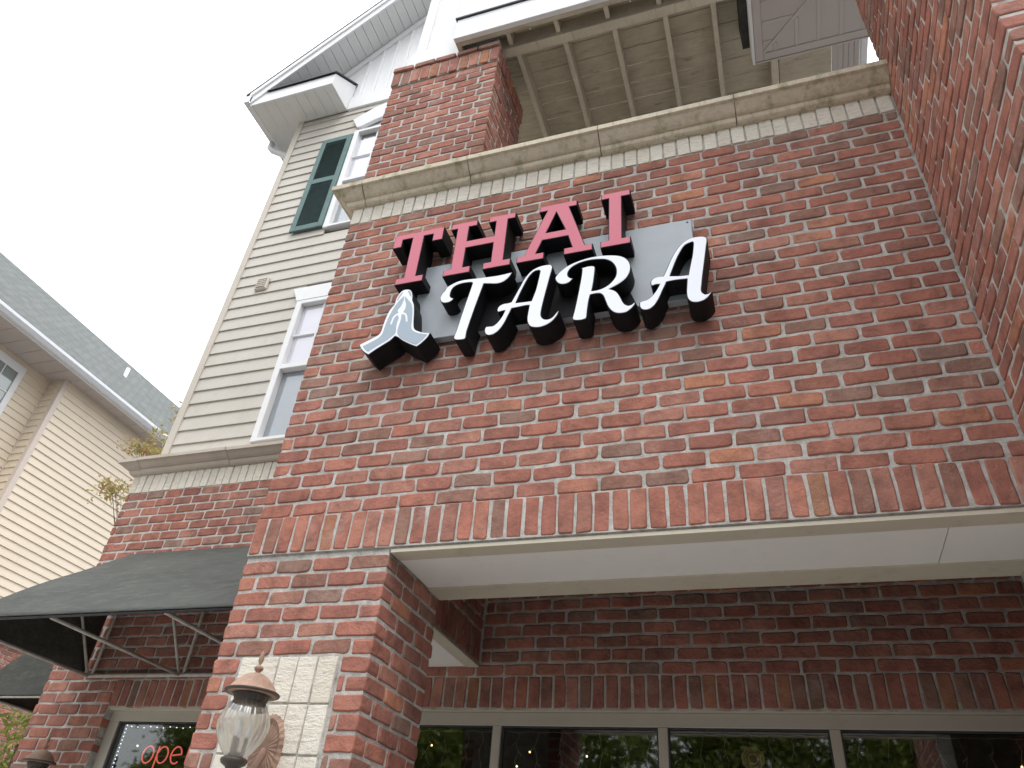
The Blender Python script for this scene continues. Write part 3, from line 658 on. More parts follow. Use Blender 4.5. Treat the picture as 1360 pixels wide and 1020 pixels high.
while x < 0.2:
    x2 = x + 0.148 / ln
    prism('soffit_strip', [(x, rk(x, 0.006)), (x2 - 0.006, rk(x2 - 0.006, 0.006)), (x2 - 0.006, rk(x2 - 0.006, 0.03)), (x, rk(x, 0.03))], YF + 0.001, 1.914, 'xz', 'soffit', rf); x = x2
boxes('roof_deck', [], 'white', rf) if False else None
# eave return
er = prism('eave_return', [(YF, 7.563), (1.90, 7.563), (1.90, 7.60), (YF + 0.02, 7.60), (YF + 0.02, 7.79), (YF, 7.79)], -3.53, -2.262, 'yz', 'white', B)
for j in range(6):
    a = -3.0 + j * 0.155; prism('soffit_panel', [(a, YF + 0.012), (min(a + 0.151, -2.27), YF + 0.012), (min(a + 0.151, -2.27), 1.895), (a, 1.895)], 7.552, 7.5625, 'xy', 'soffit', er) if a < -2.3 else None
for j in range(3):
    a = -3.52 + j * 0.174; prism('soffit_panel', [(a, YF + 0.012), (a + 0.17, YF + 0.012), (a + 0.17, 1.90 - (0.0 if j == 2 else 0.0)), (a, 1.90)], 7.5525, 7.5626, 'xy', 'soffit', er)
prism('return_cheek', [(YF, 7.56), (1.90, 7.56), (1.90, 8.16), (YF, 7.79)], -2.262, -2.245, 'yz', 'white', er)
prism('return_roof', [(YF - 0.03, 7.79), (1.905, 8.19), (1.905, 8.215), (YF - 0.03, 7.812)], -3.33, -2.225, 'yz', 'dark', er)
ev = box('eave_soffit', -3.53, -3.0, 1.901, 8.0, 7.555, 7.575, 'soffit', B)
box('eave_fascia', -3.555, -3.532, 1.47, 8.0, 7.556, 7.80, 'white', ev)
gt = prism('gutter', [(-3.56, 7.60), (-3.64, 7.60), (-3.70, 7.68), (-3.70, 7.745), (-3.69, 7.745), (-3.69, 7.69), (-3.635, 7.61), (-3.56, 7.61)], 1.43, 8.0, 'xz', 'gutter', B)
prism('end_cap', [(-3.56, 7.60), (-3.64, 7.60), (-3.70, 7.68), (-3.70, 7.75), (-3.56, 7.75)], 1.42, 1.4295, 'xz', 'gutter', gt)
tube('downspout', [(-3.63, 2.12, 7.61), (-3.63, 2.12, 7.50), (-3.58, 2.14, 7.44), (-3.2, 2.22, 7.22), (-3.10, 2.24, 7.12), (-3.08, 2.24, 6.9), (-3.08, 2.24, 2.1)], 0.045, 'gutter', gt, 10)

# ================================================================== neighbouring building across the court
N = empty('siding_house', 'neighbouring cream siding house with grey shingle roof and white gutter', 'house')
NX = -11.32; NY = 6.08
nb = boxes('house_wall', [(-18.0, NX - 0.02, NY, 22, GZ, 7.5), (-18.0, NX - 0.45, -6, NY, GZ, 7.5)], 'siding_n', N)
z = 2.44
while z < 7.38:
    h = min(0.1645, 7.39 - z)
    for (xx, y0, y1) in ((NX, NY + 0.09, 17.0), (NX - 0.43, -4.0, NY)):
        if xx < NX and 4.9 < z < 7.2:
            y1 = 4.22; prism('siding_board', [(xx - 0.004 - a, z + b) for a, b in lap_profile(h, 0.023)], 5.46, NY, 'xz', 'siding_n', nb)
        prism('siding_board', [(xx - 0.004 + 0.0 * a - a, z + b) for a, b in lap_profile(h, 0.023)], y0, y1, 'xz', 'siding_n', nb)
    prism('siding_board', [(NY - 0.003 + a, z + b) for a, b in lap_profile(h, 0.023)], NX - 0.40, NX - 0.08, 'yz', 'siding_n', nb)
    z += 0.1645
boxes('corner_post', [(NX - 0.09, NX + 0.02, NY - 0.022, NY + 0.09, 2.3, 7.39)], 'trim_n', nb); box('corner_post', NX - 0.435, NX - 0.40, NY - 0.04, NY - 0.004, 2.3, 7.39, 'trim_n', nb)
bd = boxes('stone_band', [(NX - 0.01, NX + 0.09, NY - 0.1, 17, 2.2, 2.44), (NX - 0.45, NX - 0.35, -4, NY, 2.2, 2.44)], 'white', N)
br = boxes('brick_base', [(NX - 0.03, NX + 0.0, NY, 17, GZ, 2.2)], 'mortar', N)
w = Wall((NX + 0.015, 0, 0), (0, 1, 0), (1, 0, 0))
for i in range(46):
    for a, b in course(NY, 11.5, 0.1 * (i % 2)): w.add('brick', a, b, -1.70 + i * CH)
w.build(br, 0, seed=81)
nw = boxes('house_window', [(NX - 0.425, NX - 0.40, 5.35, 5.47, 5.0, 7.27), (NX - 0.425, NX - 0.40, 4.3, 5.35, 7.10, 7.27), (NX - 0.425, NX - 0.40, 4.2, 4.3, 5.0, 7.27), (NX - 0.425, NX - 0.40, 4.3, 5.35, 5.0, 5.1), (NX - 0.425, NX - 0.405, 4.3, 5.35, 6.02, 6.08)], 'white', N)
box('blind', NX - 0.445, NX - 0.44, 4.3, 5.35, 5.1, 7.1, 'blind', nw); box('pane', NX - 0.430, NX - 0.427, 4.3, 5.35, 5.1, 7.1, 'glass', nw)
boxes('muntin', [(NX - 0.426, NX - 0.415, 4.3, 5.35, 6.59, 6.615), (NX - 0.426, NX - 0.416, 5.04, 5.06, 6.08, 7.1), (NX - 0.426, NX - 0.416, 4.7, 4.72, 6.08, 7.1)], 'white', nw)
nr = prism('house_roof', [(-10.86, 7.47), (-14.66, 11.12), (-18.46, 7.47), (-18.46, 7.55), (-14.66, 11.21), (-10.86, 7.55)], -6, 22, 'xz', 'shingle', N)
yv = -4.0
for j in range(60):
    box('soffit_panel', NX - 0.43, -10.93, yv + j * 0.35, yv + j * 0.35 + 0.34, 7.385, 7.40, 'soffit_beige', nr) if yv + j * 0.35 < 16 else None
box('fascia', -10.93, -10.905, -4, 20, 7.37, 7.53, 'white', nr)
ng = prism('house_gutter', [(-10.904, 7.40), (-10.83, 7.40), (-10.77, 7.47), (-10.77, 7.535), (-10.78, 7.535), (-10.78, 7.48), (-10.835, 7.41), (-10.904, 7.41)], -4, 20, 'xz', 'gutter', N)
vp = tube('roof_vent_pipe', [(-12.98, 8.55, 9.30), (-12.98, 8.55, 9.85)], 0.05, 'white', N, 12)
lathe('vent_flashing', [(0.14, -0.10), (0.10, 0.0), (0.055, 0.06)], (-12.98, 8.55, 9.47), 'dark', vp, 16)

# ================================================================== shop sign
S = empty('shop_sign', 'shop sign with raised THAI TARA letters and praying hands on grey panel', 'sign', loc=(0, 0, 0))
YF_, YB = -0.160, -0.014
def unproj(px, py, Y=YF_):
    d = Vector(((px - 680) / 990.96, (py - 510) / 990.96, 1.0))
    w3 = Vector([R[0][i] * d.x + R[1][i] * d.y + R[2][i] * d.z for i in range(3)]); t = (Y - CAM.y) / w3.y
    q = CAM + w3 * t; return (q.x, q.z)
def area(P): return 0.5 * sum(P[i][0] * P[(i + 1) % len(P)][1] - P[(i + 1) % len(P)][0] * P[i][1] for i in range(len(P)))
def smooth_poly(P, n=4, corner=48):
    out = []; N_ = len(P)
    def turn(i):
        a, b, c = P[i - 1], P[i], P[(i + 1) % N_]; u = (b[0] - a[0], b[1] - a[1]); v = (c[0] - b[0], c[1] - b[1])
        d = (u[0] * v[0] + u[1] * v[1]) / (math.hypot(*u) * math.hypot(*v) + 1e-12); return math.degrees(math.acos(max(-1, min(1, d))))
    C_ = [turn(i) > corner for i in range(N_)]
    def tan(i):
        if C_[i]: return (0, 0)
        return ((P[(i + 1) % N_][0] - P[i - 1][0]) / 2, (P[(i + 1) % N_][1] - P[i - 1][1]) / 2)
    for i in range(N_):
        p0, p1 = P[i], P[(i + 1) % N_]; t0, t1 = tan(i), tan((i + 1) % N_); L = math.hypot(p1[0] - p0[0], p1[1] - p0[1])
        def lim(t): l = math.hypot(*t); return t if l <= L else (t[0] * L / l, t[1] * L / l)
        t0, t1 = lim(t0), lim(t1)
        if C_[i] and C_[(i + 1) % N_]: out.append(p0); continue
        for s in range(n):
            u = s / n; h00 = 2 * u**3 - 3 * u**2 + 1; h10 = u**3 - 2 * u**2 + u; h01 = -2 * u**3 + 3 * u**2; h11 = u**3 - u**2
            out.append((h00 * p0[0] + h10 * t0[0] + h01 * p1[0] + h11 * t1[0], h00 * p0[1] + h10 * t0[1] + h01 * p1[1] + h11 * t1[1]))
    return out
def inset(P, d):
    if area(P) < 0: P = P[::-1]
    n = len(P); out = []
    for i in range(n):
        a, b, c = P[i - 1], P[i], P[(i + 1) % n]
        n1 = (-(b[1] - a[1]), b[0] - a[0]); n2 = (-(c[1] - b[1]), c[0] - b[0]); l1 = math.hypot(*n1) or 1; l2 = math.hypot(*n2) or 1
        m_ = (n1[0] / l1 + n2[0] / l2, n1[1] / l1 + n2[1] / l2); L = math.hypot(*m_) or 1; s = min(2.0, 2 / max(0.5, L)) if L > 0.2 else 1
        out.append((b[0] + m_[0] / L * d * s, b[1] + m_[1] / L * d * s))
    return out
def solid(name, outer, holes, y0, y1, mat, parent):
    loops = [outer] + list(holes); vs = []; fs = []; flat = []
    tri = tessellate_polygon([[Vector((x, z, 0)) for x, z in L] for L in loops]); flat = [q for L in loops for q in L]; n = len(flat)
    vs = [(x, y0, z) for x, z in flat] + [(x, y1, z) for x, z in flat]
    fs = [list(t) for t in tri] + [[i + n for i in t] for t in tri]; k_ = 0
    for L in loops:
        q = len(L)
        for i in range(q): fs.append([k_ + i, k_ + (i + 1) % q, n + k_ + (i + 1) % q, n + k_ + i])
        k_ += q
    return link(name, mesh(name, vs, fs, mat), parent)
pn = box('back_panel', 0.70, 2.341, -0.052, -0.004, 1.243, 1.842, 'signgrey', S, 0.003)
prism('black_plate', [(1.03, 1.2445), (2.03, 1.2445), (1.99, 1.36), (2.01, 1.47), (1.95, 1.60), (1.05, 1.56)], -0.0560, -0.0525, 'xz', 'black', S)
for x_, z_ in ((0.73, 1.27), (2.318, 1.27), (2.318, 1.818), (1.55, 1.818)): tube('screw', [(x_, -0.0535, z_), (x_, -0.050, z_)], 0.006, 'dark', pn, 8)
def letter(outer, holes, mat, what):
    L = solid('letter', outer, holes, YF_, YB, 'black', S); tag(L, what)
    if area(outer) < 0: outer = outer[::-1]
    f = solid('letter_face', inset(outer, 0.0045), [inset(h, -0.0045) for h in holes], YF_ - 0.0035, YF_ + 0.001, mat, L)
    return L
b0, b1 = 1.615, 2.062; sb1, st0 = 1.667, 2.014
letter([(0.522, b1), (0.862, b1), (0.862, 1.95), (0.792, 1.95), (0.792, st0), (0.731, st0), (0.731, sb1), (0.781, sb1), (0.781, b0), (0.598, b0), (0.598, sb1), (0.651, sb1), (0.651, st0), (0.584, st0), (0.584, 1.948), (0.522, 1.948)], [], 'pink', 'red raised letter T')
letter([(0.912, b1), (1.085, b1), (1.085, st0), (1.033, st0), (1.033, 1.888), (1.206, 1.888), (1.206, st0), (1.160, st0), (1.160, b1), (1.331, b1), (1.331, st0), (1.284, st0), (1.284, sb1), (1.329, sb1), (1.329, b0), (1.160, b0), (1.160, sb1), (1.206, sb1), (1.206, 1.828), (1.033, 1.828), (1.033, sb1), (1.081, sb1), (1.081, b0), (0.910, b0), (0.910, sb1), (0.955, sb1), (0.955, st0), (0.912, st0)], [], 'pink', 'red raised letter H')
letter([(1.480, b1), (1.710, b1), (1.710, st0), (1.664, st0), (1.765, sb1), (1.808, sb1), (1.808, b0), (1.643, b0), (1.643, sb1), (1.690, sb1), (1.663, 1.766), (1.513, 1.766), (1.480, sb1), (1.528, sb1), (1.528, b0), (1.365, b0), (1.365, sb1), (1.408, sb1), (1.528, st0), (1.480, st0)], [[(1.586, 1.99), (1.533, 1.825), (1.645, 1.825)]], 'pink', 'red raised letter A')
letter([(1.853, b1), (2.023, b1), (2.023, st0), (1.973, st0), (1.973, sb1), (2.020, sb1), (2.020, b0), (1.852, b0), (1.852, sb1), (1.897, sb1), (1.897, st0), (1.853, st0)], [], 'pink', 'red raised letter I')
def tr(pts, ox, oy, s): return [unproj(ox + u / s, oy + v / s) for u, v in pts]
Z3 = (470, 370, 7.556); Z4 = (590, 340, 7.846); Z5 = (720, 320, 7.843); Z6 = (830, 280, 6.375)
T_ = tr([(865, 200), (872, 232), (900, 248), (950, 243), (985, 225), (1006, 198), (985, 195), (970, 178), (972, 148), (988, 110), (1020, 78), (1075, 56), (1130, 45), (1180, 42), (1190, 52), (1100, 310), (1030, 520), (1003, 590), (1004, 608), (1022, 618), (1070, 618), (1108, 612), (1124, 596)], *Z3) \
   + tr([(240, 780), (330, 520), (415, 292), (470, 292), (540, 293), (600, 280), (650, 250), (685, 215), (705, 185), (708, 170), (690, 175), (640, 188), (560, 205), (450, 220), (330, 235), (230, 247), (150, 265), (80, 297), (30, 330)], *Z4) + tr([(912, 128), (882, 162)], *Z3)
letter(smooth_poly(T_), [], 'acrylic', 'white raised script letter T')
A1 = tr([(420, 790), (432, 820), (470, 830), (520, 815), (570, 780), (620, 715), (660, 640), (705, 550), (780, 535), (850, 520), (886, 517), (872, 590), (863, 650), (868, 700), (892, 735), (940, 748), (1000, 745), (1070, 720), (1130, 680), (1180, 620), (1198, 575), (1188, 568), (1160, 602), (1120, 645), (1075, 662), (1035, 655), (1012, 625), (1015, 570), (1040, 460), (1080, 310), (1110, 200), (1130, 130), (1128, 105), (1108, 92), (1060, 95), (1000, 110), (930, 142), (880, 185), (830, 250), (780, 340), (735, 420), (700, 482), (670, 492), (620, 500), (580, 520), (555, 550), (552, 578), (563, 590), (600, 578), (632, 572), (610, 620), (580, 665), (545, 705), (510, 730), (470, 735), (438, 738), (424, 760)], *Z4)
H1 = tr([(985, 152), (1000, 160), (985, 230), (955, 350), (925, 430), (908, 470), (850, 478), (750, 490), (790, 400), (840, 300), (890, 215), (940, 165)], *Z4)
letter(smooth_poly(A1), [smooth_poly(H1)], 'acrylic', 'white raised script letter A beside the T')
R1 = tr([(135, 395), (150, 430), (190, 453), (240, 452), (290, 430), (326, 390), (300, 388), (275, 372), (270, 340), (290, 300), (330, 265), (400, 230), (480, 208), (560, 197), (640, 195), (700, 210), (745, 245), (770, 300), (768, 360), (740, 410), (690, 460), (630, 495), (570, 515), (520, 522), (540, 420), (555, 290), (550, 268), (520, 262), (470, 268), (430, 280), (412, 280), (415, 300), (410, 360), (390, 470), (360, 620), (335, 730), (315, 805), (322, 825), (350, 832), (410, 828), (460, 812), (468, 790), (475, 720), (490, 620), (505, 565), (560, 552), (605, 552), (635, 575), (655, 620), (680, 680), (715, 725), (760, 752), (820, 758), (880, 745), (930, 710), (965, 670), (975, 642), (960, 640), (930, 665), (900, 675), (865, 660), (840, 630), (820, 590), (795, 550), (760, 520), (705, 503), (760, 475), (820, 440), (880, 390), (915, 330), (925, 270), (910, 220), (870, 180), (810, 157), (720, 150), (620, 155), (520, 170), (420, 197), (320, 235), (240, 280), (180, 330), (145, 370)], *Z5)
letter(smooth_poly(R1), [], 'acrylic', 'white raised script letter R')
A2 = tr([(122, 800), (132, 830), (165, 843), (210, 835), (250, 805), (285, 755), (320, 680), (355, 605), (430, 590), (525, 580), (522, 640), (520, 700), (530, 745), (560, 772), (610, 778), (660, 765), (700, 740), (730, 705), (741, 688), (730, 682), (705, 703), (680, 708), (655, 690), (650, 660), (665, 520), (680, 400), (692, 300), (698, 250), (690, 227), (660, 218), (600, 222), (540, 240), (480, 280), (430, 340), (390, 410), (355, 490), (325, 555), (280, 560), (240, 575), (217, 605), (220, 633), (232, 640), (260, 628), (292, 625), (265, 675), (230, 720), (190, 752), (150, 765), (124, 776)], *Z6)
H2 = tr([(570, 267), (578, 275), (570, 370), (550, 470), (535, 545), (460, 552), (385, 553), (420, 460), (460, 370), (510, 295)], *Z6)
letter(smooth_poly(A2), [smooth_poly(H2)], 'acrylic', 'white raised script letter A at the end')
HN = tr([(55, 668), (90, 650), (170, 610), (235, 575), (270, 540), (290, 480), (320, 400), (360, 320), (410, 260), (420, 220), (440, 180), (475, 135), (510, 115), (560, 112), (585, 135), (592, 180), (590, 215), (605, 260), (608, 340), (603, 430), (608, 500), (640, 525), (700, 542), (768, 545), (740, 590), (690, 640), (630, 686), (560, 660), (490, 625), (440, 590), (412, 580), (370, 620), (300, 665), (220, 715), (145, 766), (110, 745), (75, 710)], *Z3)
hp = smooth_poly(HN); hands = solid('praying_hands', hp, [], YF_, YB, 'black', S); tag(hands, 'grey praying hands emblem outlined in white')
if area(hp) < 0: hp = hp[::-1]
solid('hands_face', inset(hp, 0.003), [], YF_ - 0.003, YF_ + 0.001, 'acrylic', hands)
g1 = smooth_poly(tr([(92, 684), (240, 606), (286, 562), (314, 485), (350, 395), (398, 308), (440, 246), (480, 205), (508, 178), (500, 225), (470, 285), (440, 318), (448, 345), (415, 362), (392, 390), (378, 425), (366, 462), (384, 466), (398, 420), (418, 388), (446, 370), (452, 400), (440, 430), (428, 480), (425, 530), (408, 562), (330, 622), (220, 688), (144, 738), (112, 715)], *Z3))
g2 = smooth_poly(tr([(518, 182), (550, 220), (585, 268), (590, 345), (583, 430), (578, 495), (596, 527), (655, 552), (738, 563), (690, 618), (625, 668), (545, 637), (470, 596), (440, 556), (446, 500), (470, 430), (480, 385), (478, 366), (505, 360), (520, 385), (523, 436), (541, 438), (540, 385), (525, 350), (500, 338), (520, 300), (526, 255), (515, 215)], *Z3))
solid('hand_print', g1, [], YF_ - 0.0045, YF_ - 0.002, 'handgrey', hands); solid('hand_print', g2, [], YF_ - 0.0045, YF_ - 0.002, 'handgrey', hands)
g3 = smooth_poly(tr([(432, 225), (455, 182), (484, 145), (498, 140), (470, 180), (445, 222)], *Z3)); g4 = smooth_poly(tr([(545, 128), (562, 126), (576, 145), (580, 190), (565, 172)], *Z3))
solid('finger_print', g3, [], YF_ - 0.0045, YF_ - 0.002, 'handgrey', hands); solid('finger_print', g4, [], YF_ - 0.0045, YF_ - 0.002, 'handgrey', hands)

# ================================================================== awnings
def canvas(name, fn, nu, nv, parent, th=0.004):
    vs = [fn(i / nu, j / nv) for j in range(nv + 1) for i in range(nu + 1)]
    fs = [[j * (nu + 1) + i, j * (nu + 1) + i + 1, (j + 1) * (nu + 1) + i + 1, (j + 1) * (nu + 1) + i] for j in range(nv) for i in range(nu)]
    o = link(name, mesh(name, vs, fs, 'canvas', True), parent); sm = o.modifiers.new('thick', 'SOLIDIFY'); sm.thickness = th; return o
A = empty('awning', 'black canvas awning with open steel frame over the wing window', 'awning', 'black window awnings')
TZ, BZ, FY, WY = 0.955, -0.065, 0.495, 1.775
def f_main(u, v):                         # u along the wall, v from wall to front
    xl = -2.735 + 0.075 * v; x = xl + u * (-0.12 - xl); y = WY + (FY - WY) * v; z = TZ + (BZ + 0.0 - TZ) * v
    sag = 0.022 * math.sin(math.pi * v) * (0.5 + 0.5 * math.sin(u * 9.4)) - 0.03 * math.sin(math.pi * v)
    wr = 0.012 * math.sin(9 * u - 8 * v + 1.5 * math.sin(5 * u)) * math.sin(math.pi * v) + 0.005 * math.sin(23 * u + 9 * v) * v * (1 - v) * 3
    return (x, y, z - sag * 0.8 + wr)
canvas('canopy', f_main, 60, 24, A)
def f_end(xx):
    def g(u, v):
        y = WY + (FY - WY) * u; zt = TZ + (BZ - TZ) * u; return (xx[0] + (xx[1] - xx[0]) * u, y, zt + (BZ - zt) * v)
    return g
canvas('end_panel', f_end((-2.735, -2.662)), 10, 8, A); canvas('end_panel', f_end((-0.12, -0.12)), 10, 8, A)
def bar(n_, a, b, r, par): return tube(n_, [a, b], r, 'steel', par, 6)
bar('wall_rail', (-2.70, 1.765, -0.07), (-0.12, 1.765, -0.07), 0.017, A); tube('front_rail', [(-2.66, FY + 0.016, -0.070), (-0.12, FY + 0.016, -0.070)], 0.010, 'dark', A, 6)
for i, x in enumerate((-2.665, -1.785, -0.90)):
    bar('arm', (x, 1.76, -0.072), (x, FY + 0.02, -0.074), 0.0125, A)
    bar('wall_post', (x + 0.03, 1.765, -0.06), (x + 0.03, 1.765, 0.92), 0.013, A); bar('rafter', (x + 0.01, 1.76, 0.915), (x + 0.01, FY + 0.02, -0.068), 0.013, A)
    bar('brace', (x, 1.755, -0.07), (x, 1.32, 0.535), 0.0115, A)
A2_ = empty('awning', 'black canvas awning on the side wall round the wing corner', 'awning', 'black window awnings')
def f_side(u, v): return (-3.13 - 1.27 * v, 2.31 + 2.4 * u, 1.03 + (0.11 - 1.03) * v - 0.01 * math.sin(math.pi * v) + 0.004 * math.sin(15 * u))
canvas('canopy', f_side, 30, 16, A2_)
prism('end_panel', [(-3.13, 1.03), (-4.40, 0.11), (-4.40, -0.07), (-3.13, -0.07)], 2.306, 2.310, 'xz', 'canvas', A2_); prism('end_panel', [(-3.13, 1.03), (-4.40, 0.11), (-4.40, -0.07), (-3.13, -0.07)], 4.71, 4.714, 'xz', 'canvas', A2_)
box('valance', -4.404, -4.40, 2.31, 4.71, -0.07, 0.11, 'canvas', A2_); bar('front_rail', (-4.39, 2.32, -0.085), (-4.39, 4.70, -0.085), 0.014, A2_); bar('wall_rail', (-3.14, 2.32, -0.08), (-3.14, 4.70, -0.08), 0.014, A2_)
bar('arm', (-3.14, 2.33, -0.08), (-4.39, 2.33, -0.08), 0.012, A2_)

# ================================================================== lanterns
lathe0 = lathe
def lantern(cx, cy, wall_y, label):
    L = empty('wall_lantern', label, 'lamp', 'copper wall lanterns'); c0 = (cx, cy, 0); KR = 0.79
    def lathe(n_, prof, c_, mat_, par, seg=32, fl=0, am=0.0): return lathe0(n_, [(r * KR, z) for r, z in prof], c_, mat_, par, seg, fl, am)
    cap = lathe('cap', [(0.002, -0.640), (0.03, -0.643), (0.062, -0.655), (0.092, -0.674), (0.112, -0.694), (0.120, -0.706), (0.142, -0.716), (0.143, -0.722), (0.118, -0.728), (0.088, -0.728)], c0, 'copper', L, 40)
    lathe('cap_rim', [(0.1425, -0.7165), (0.1455, -0.720), (0.142, -0.7245), (0.088, -0.7295)], c0, 'bronze', cap, 40)
    lathe('finial', [(0.001, -0.548), (0.009, -0.556), (0.014, -0.575), (0.013, -0.590), (0.006, -0.602), (0.006, -0.608), (0.020, -0.613), (0.025, -0.621), (0.020, -0.629), (0.012, -0.634), (0.016, -0.645)], c0, 'copper', cap, 16)
    lathe('collar', [(0.088, -0.729), (0.086, -0.742), (0.079, -0.752), (0.086, -0.766), (0.096, -0.782), (0.090, -0.785)], c0, 'bronze', L, 48, 16, 0.05)
    gl = [(0.082, -0.755), (0.104, -0.785), (0.122, -0.812), (0.130, -0.838), (0.128, -0.862), (0.118, -0.888), (0.100, -0.914), (0.078, -0.940), (0.058, -0.958), (0.048, -0.968)]
    lathe('globe', gl, c0, 'lampglass', L, 96, 24, 0.022)
    lathe('cup', [(0.046, -0.962), (0.064, -0.968), (0.068, -0.976), (0.060, -0.988), (0.034, -1.0), (0.028, -1.02), (0.04, -1.035), (0.03, -1.06), (0.012, -1.09), (0.001, -1.10)], c0, 'bronze', L, 32)
    lathe('candle_base', [(0.034, -0.968), (0.038, -0.955), (0.030, -0.945), (0.002, -0.944)], c0, 'bronze', L, 20)
    for j in range(3):
        a = j * 2.094 + 0.4; q = (cx + 0.026 * math.cos(a), cy + 0.026 * math.sin(a), 0); cn = lathe('candle', [(0.010, -0.946), (0.010, -0.892), (0.002, -0.890)], q, 'bronze', L, 12)
        lathe('bulb', [(0.006, -0.890), (0.013, -0.872), (0.011, -0.85), (0.003, -0.822)], q, 'acrylic', cn, 12)
    # oval fluted back plate
    vs = []; fs = []; nseg = 56
    for r_, d in ((1.0, 0.0), (1.0, 0.012), (0.86, 0.026), (0.70, 0.018), (0.02, 0.024)):
        for s in range(nseg):
            a = 2 * math.pi * s / nseg; fl = 1 + (0.025 if (s % 2) else 0) * (r_ > 0.6)
            vs.append((cx + 0.078 * r_ * fl * math.cos(a), wall_y - d - (0.004 if s % 2 and r_ > 0.6 and d > 0 else 0), -0.895 + 0.135 * r_ * fl * math.sin(a)))
    for i in range(4):
        for s in range(nseg): fs.append([i * nseg + s, i * nseg + (s + 1) % nseg, (i + 1) * nseg + (s + 1) % nseg, (i + 1) * nseg + s])
    link('back_plate', mesh('back_plate', vs, fs, 'copper', False), L)
    P_ = []
    for t in range(13):
        u = t / 12; P_.append((cx, wall_y - 0.02 + (cy - wall_y + 0.02) * u, -0.90 - 0.17 * math.sin(u * math.pi * 0.62) - 0.0 * u))
    tube('arm', P_, [0.016 - 0.004 * abs(t / 12 - 0.5) for t in range(13)], 'copper', L, 10)
    return L
lantern(0.408, -0.20, 0.0, 'copper lantern with ribbed glass globe on the cream pillar panel')
lantern(-2.575, 1.56, 1.80, 'copper lantern on the brick beside the wing window')

# ================================================================== window things
NE = empty('neon_sign', 'red neon open sign glowing behind the wing window glass', 'neon sign')
def pth(fn, n): return [fn(i / n) for i in range(n + 1)]
zb, xh, NYY = -0.645, 0.115, 1.935
def ell(cx, rx, rz, a0, a1): return lambda t: (cx + rx * math.cos(math.radians(a0 + (a1 - a0) * t)), NYY, zb + xh / 2 + rz * math.sin(math.radians(a0 + (a1 - a0) * t)))
def ntube(n_, P): return tube(n_, P, 0.0052, 'neon', NE, 8)
ntube('letter_o', pth(ell(-1.99, 0.048, 0.057, 60, 415), 28))
ntube('letter_p', [(-1.905, NYY, zb + xh), (-1.908, NYY, zb + 0.03), (-1.912, NYY, zb - 0.055)]); ntube('letter_p', pth(ell(-1.857, 0.046, 0.055, 165, -165), 24))
ntube('letter_e', [(-1.765 - 0.0, NYY, zb + 0.055), (-1.73, NYY, zb + 0.06), (-1.692, NYY, zb + 0.064)] + pth(ell(-1.735, 0.045, 0.056, 10, 310), 24))
ntube('letter_n', [(-1.635, NYY, zb + xh), (-1.637, NYY, zb + 0.05), (-1.638, NYY, zb)]); ntube('letter_n', [(-1.637, NYY, zb + 0.07)] + pth(lambda t: (-1.592 - 0.043 * math.cos(math.pi * t), NYY, zb + 0.07 + 0.044 * math.sin(math.pi * t)), 10) + [(-1.549, NYY, zb)])
box('mount', -2.06, -1.52, NYY + 0.02, NYY + 0.03, zb + 0.045, zb + 0.06, 'dark', NE)
# dotted light rope along the frame
LR = empty('light_string', 'white dotted light string round the wing window frame', 'string lights', 'string lights in the windows')
lst = [(-2.265, -0.392 - 0.026 * j) for j in range(24)] + [(-2.22 + 0.06 * j, -0.40 - 0.004 * (j % 3)) for j in range(20)]
tube('wire', [(-2.265, 1.93, -1.1), (-2.265, 1.93, -0.40), (-1.0, 1.93, -0.405)], 0.003, 'wire', LR, 5)
rr = random.Random(5)
def small_bulb(x, y, z, r, mat, par, n_='bulb'):
    b = bmesh.new(); bmesh.ops.create_icosphere(b, subdivisions=1, radius=r); me = bpy.data.meshes.new(n_); b.to_mesh(me); b.free(); me.materials.append(M[mat]); return link(n_, me, par, (x, y, z))
for x, z in lst: small_bulb(x, 1.925, z, 0.0042, 'bulb_cool', LR)
small_bulb(-2.145, 1.97, -0.525, 0.008, 'bulb_cool', LR)
names = ('left of the first mullion', 'between the first and second mullion', 'behind the eight sided plaque', 'in the window next to the pier')
for wi, (x0, x1) in enumerate(((-0.2, 0.72), (0.80, 1.76), (1.84, 2.70), (2.79, 3.70))):
    I_ = empty('icicle_lights', 'icicle string lights hanging inside the shop window ' + names[wi], 'string lights', 'string lights in the windows')
    tube('wire', [(x0 + (x1 - x0) * t / 12, 1.90, -0.405 - 0.006 * (t % 2)) for t in range(13)], 0.0022, 'wire', I_, 5)
    n_ = 7
    for j in range(n_):
        x = x0 + (j + 0.5) * (x1 - x0) / n_ + rr.uniform(-0.02, 0.02); ln_ = rr.uniform(0.16, 0.34)
        P_ = [(x + 0.012 * math.sin(t * 1.9 + j), 1.90, -0.408 - ln_ * t / 6) for t in range(7)]; d_ = tube('drop', P_, 0.0017, 'wire', I_, 4)
        for t in (2, 4, 6):
            lit = rr.random() < 0.12; q = P_[t]; dx = rr.uniform(-0.03, 0.03); o_ = tube('lamp', [q, (q[0] + dx, 1.898, q[2] - 0.022)], 0.0026, 'wire', d_, 5)
            if lit: small_bulb(q[0] + dx, 1.897, q[2] - 0.026, 0.0062, 'bulb_warm', d_, 'lit_bulb')
PQ = empty('plaque', 'eight sided brass plaque hanging inside the shop window', 'plaque')
def octo(r): return [(2.29 + r * math.cos(math.radians(22.5 + 45 * i)), -0.535 + r * math.sin(math.radians(22.5 + 45 * i))) for i in range(8)]
def circ(r, n_=20): return [(2.29 + r * math.cos(2 * math.pi * i / n_), -0.535 + r * math.sin(2 * math.pi * i / n_)) for i in range(n_)]
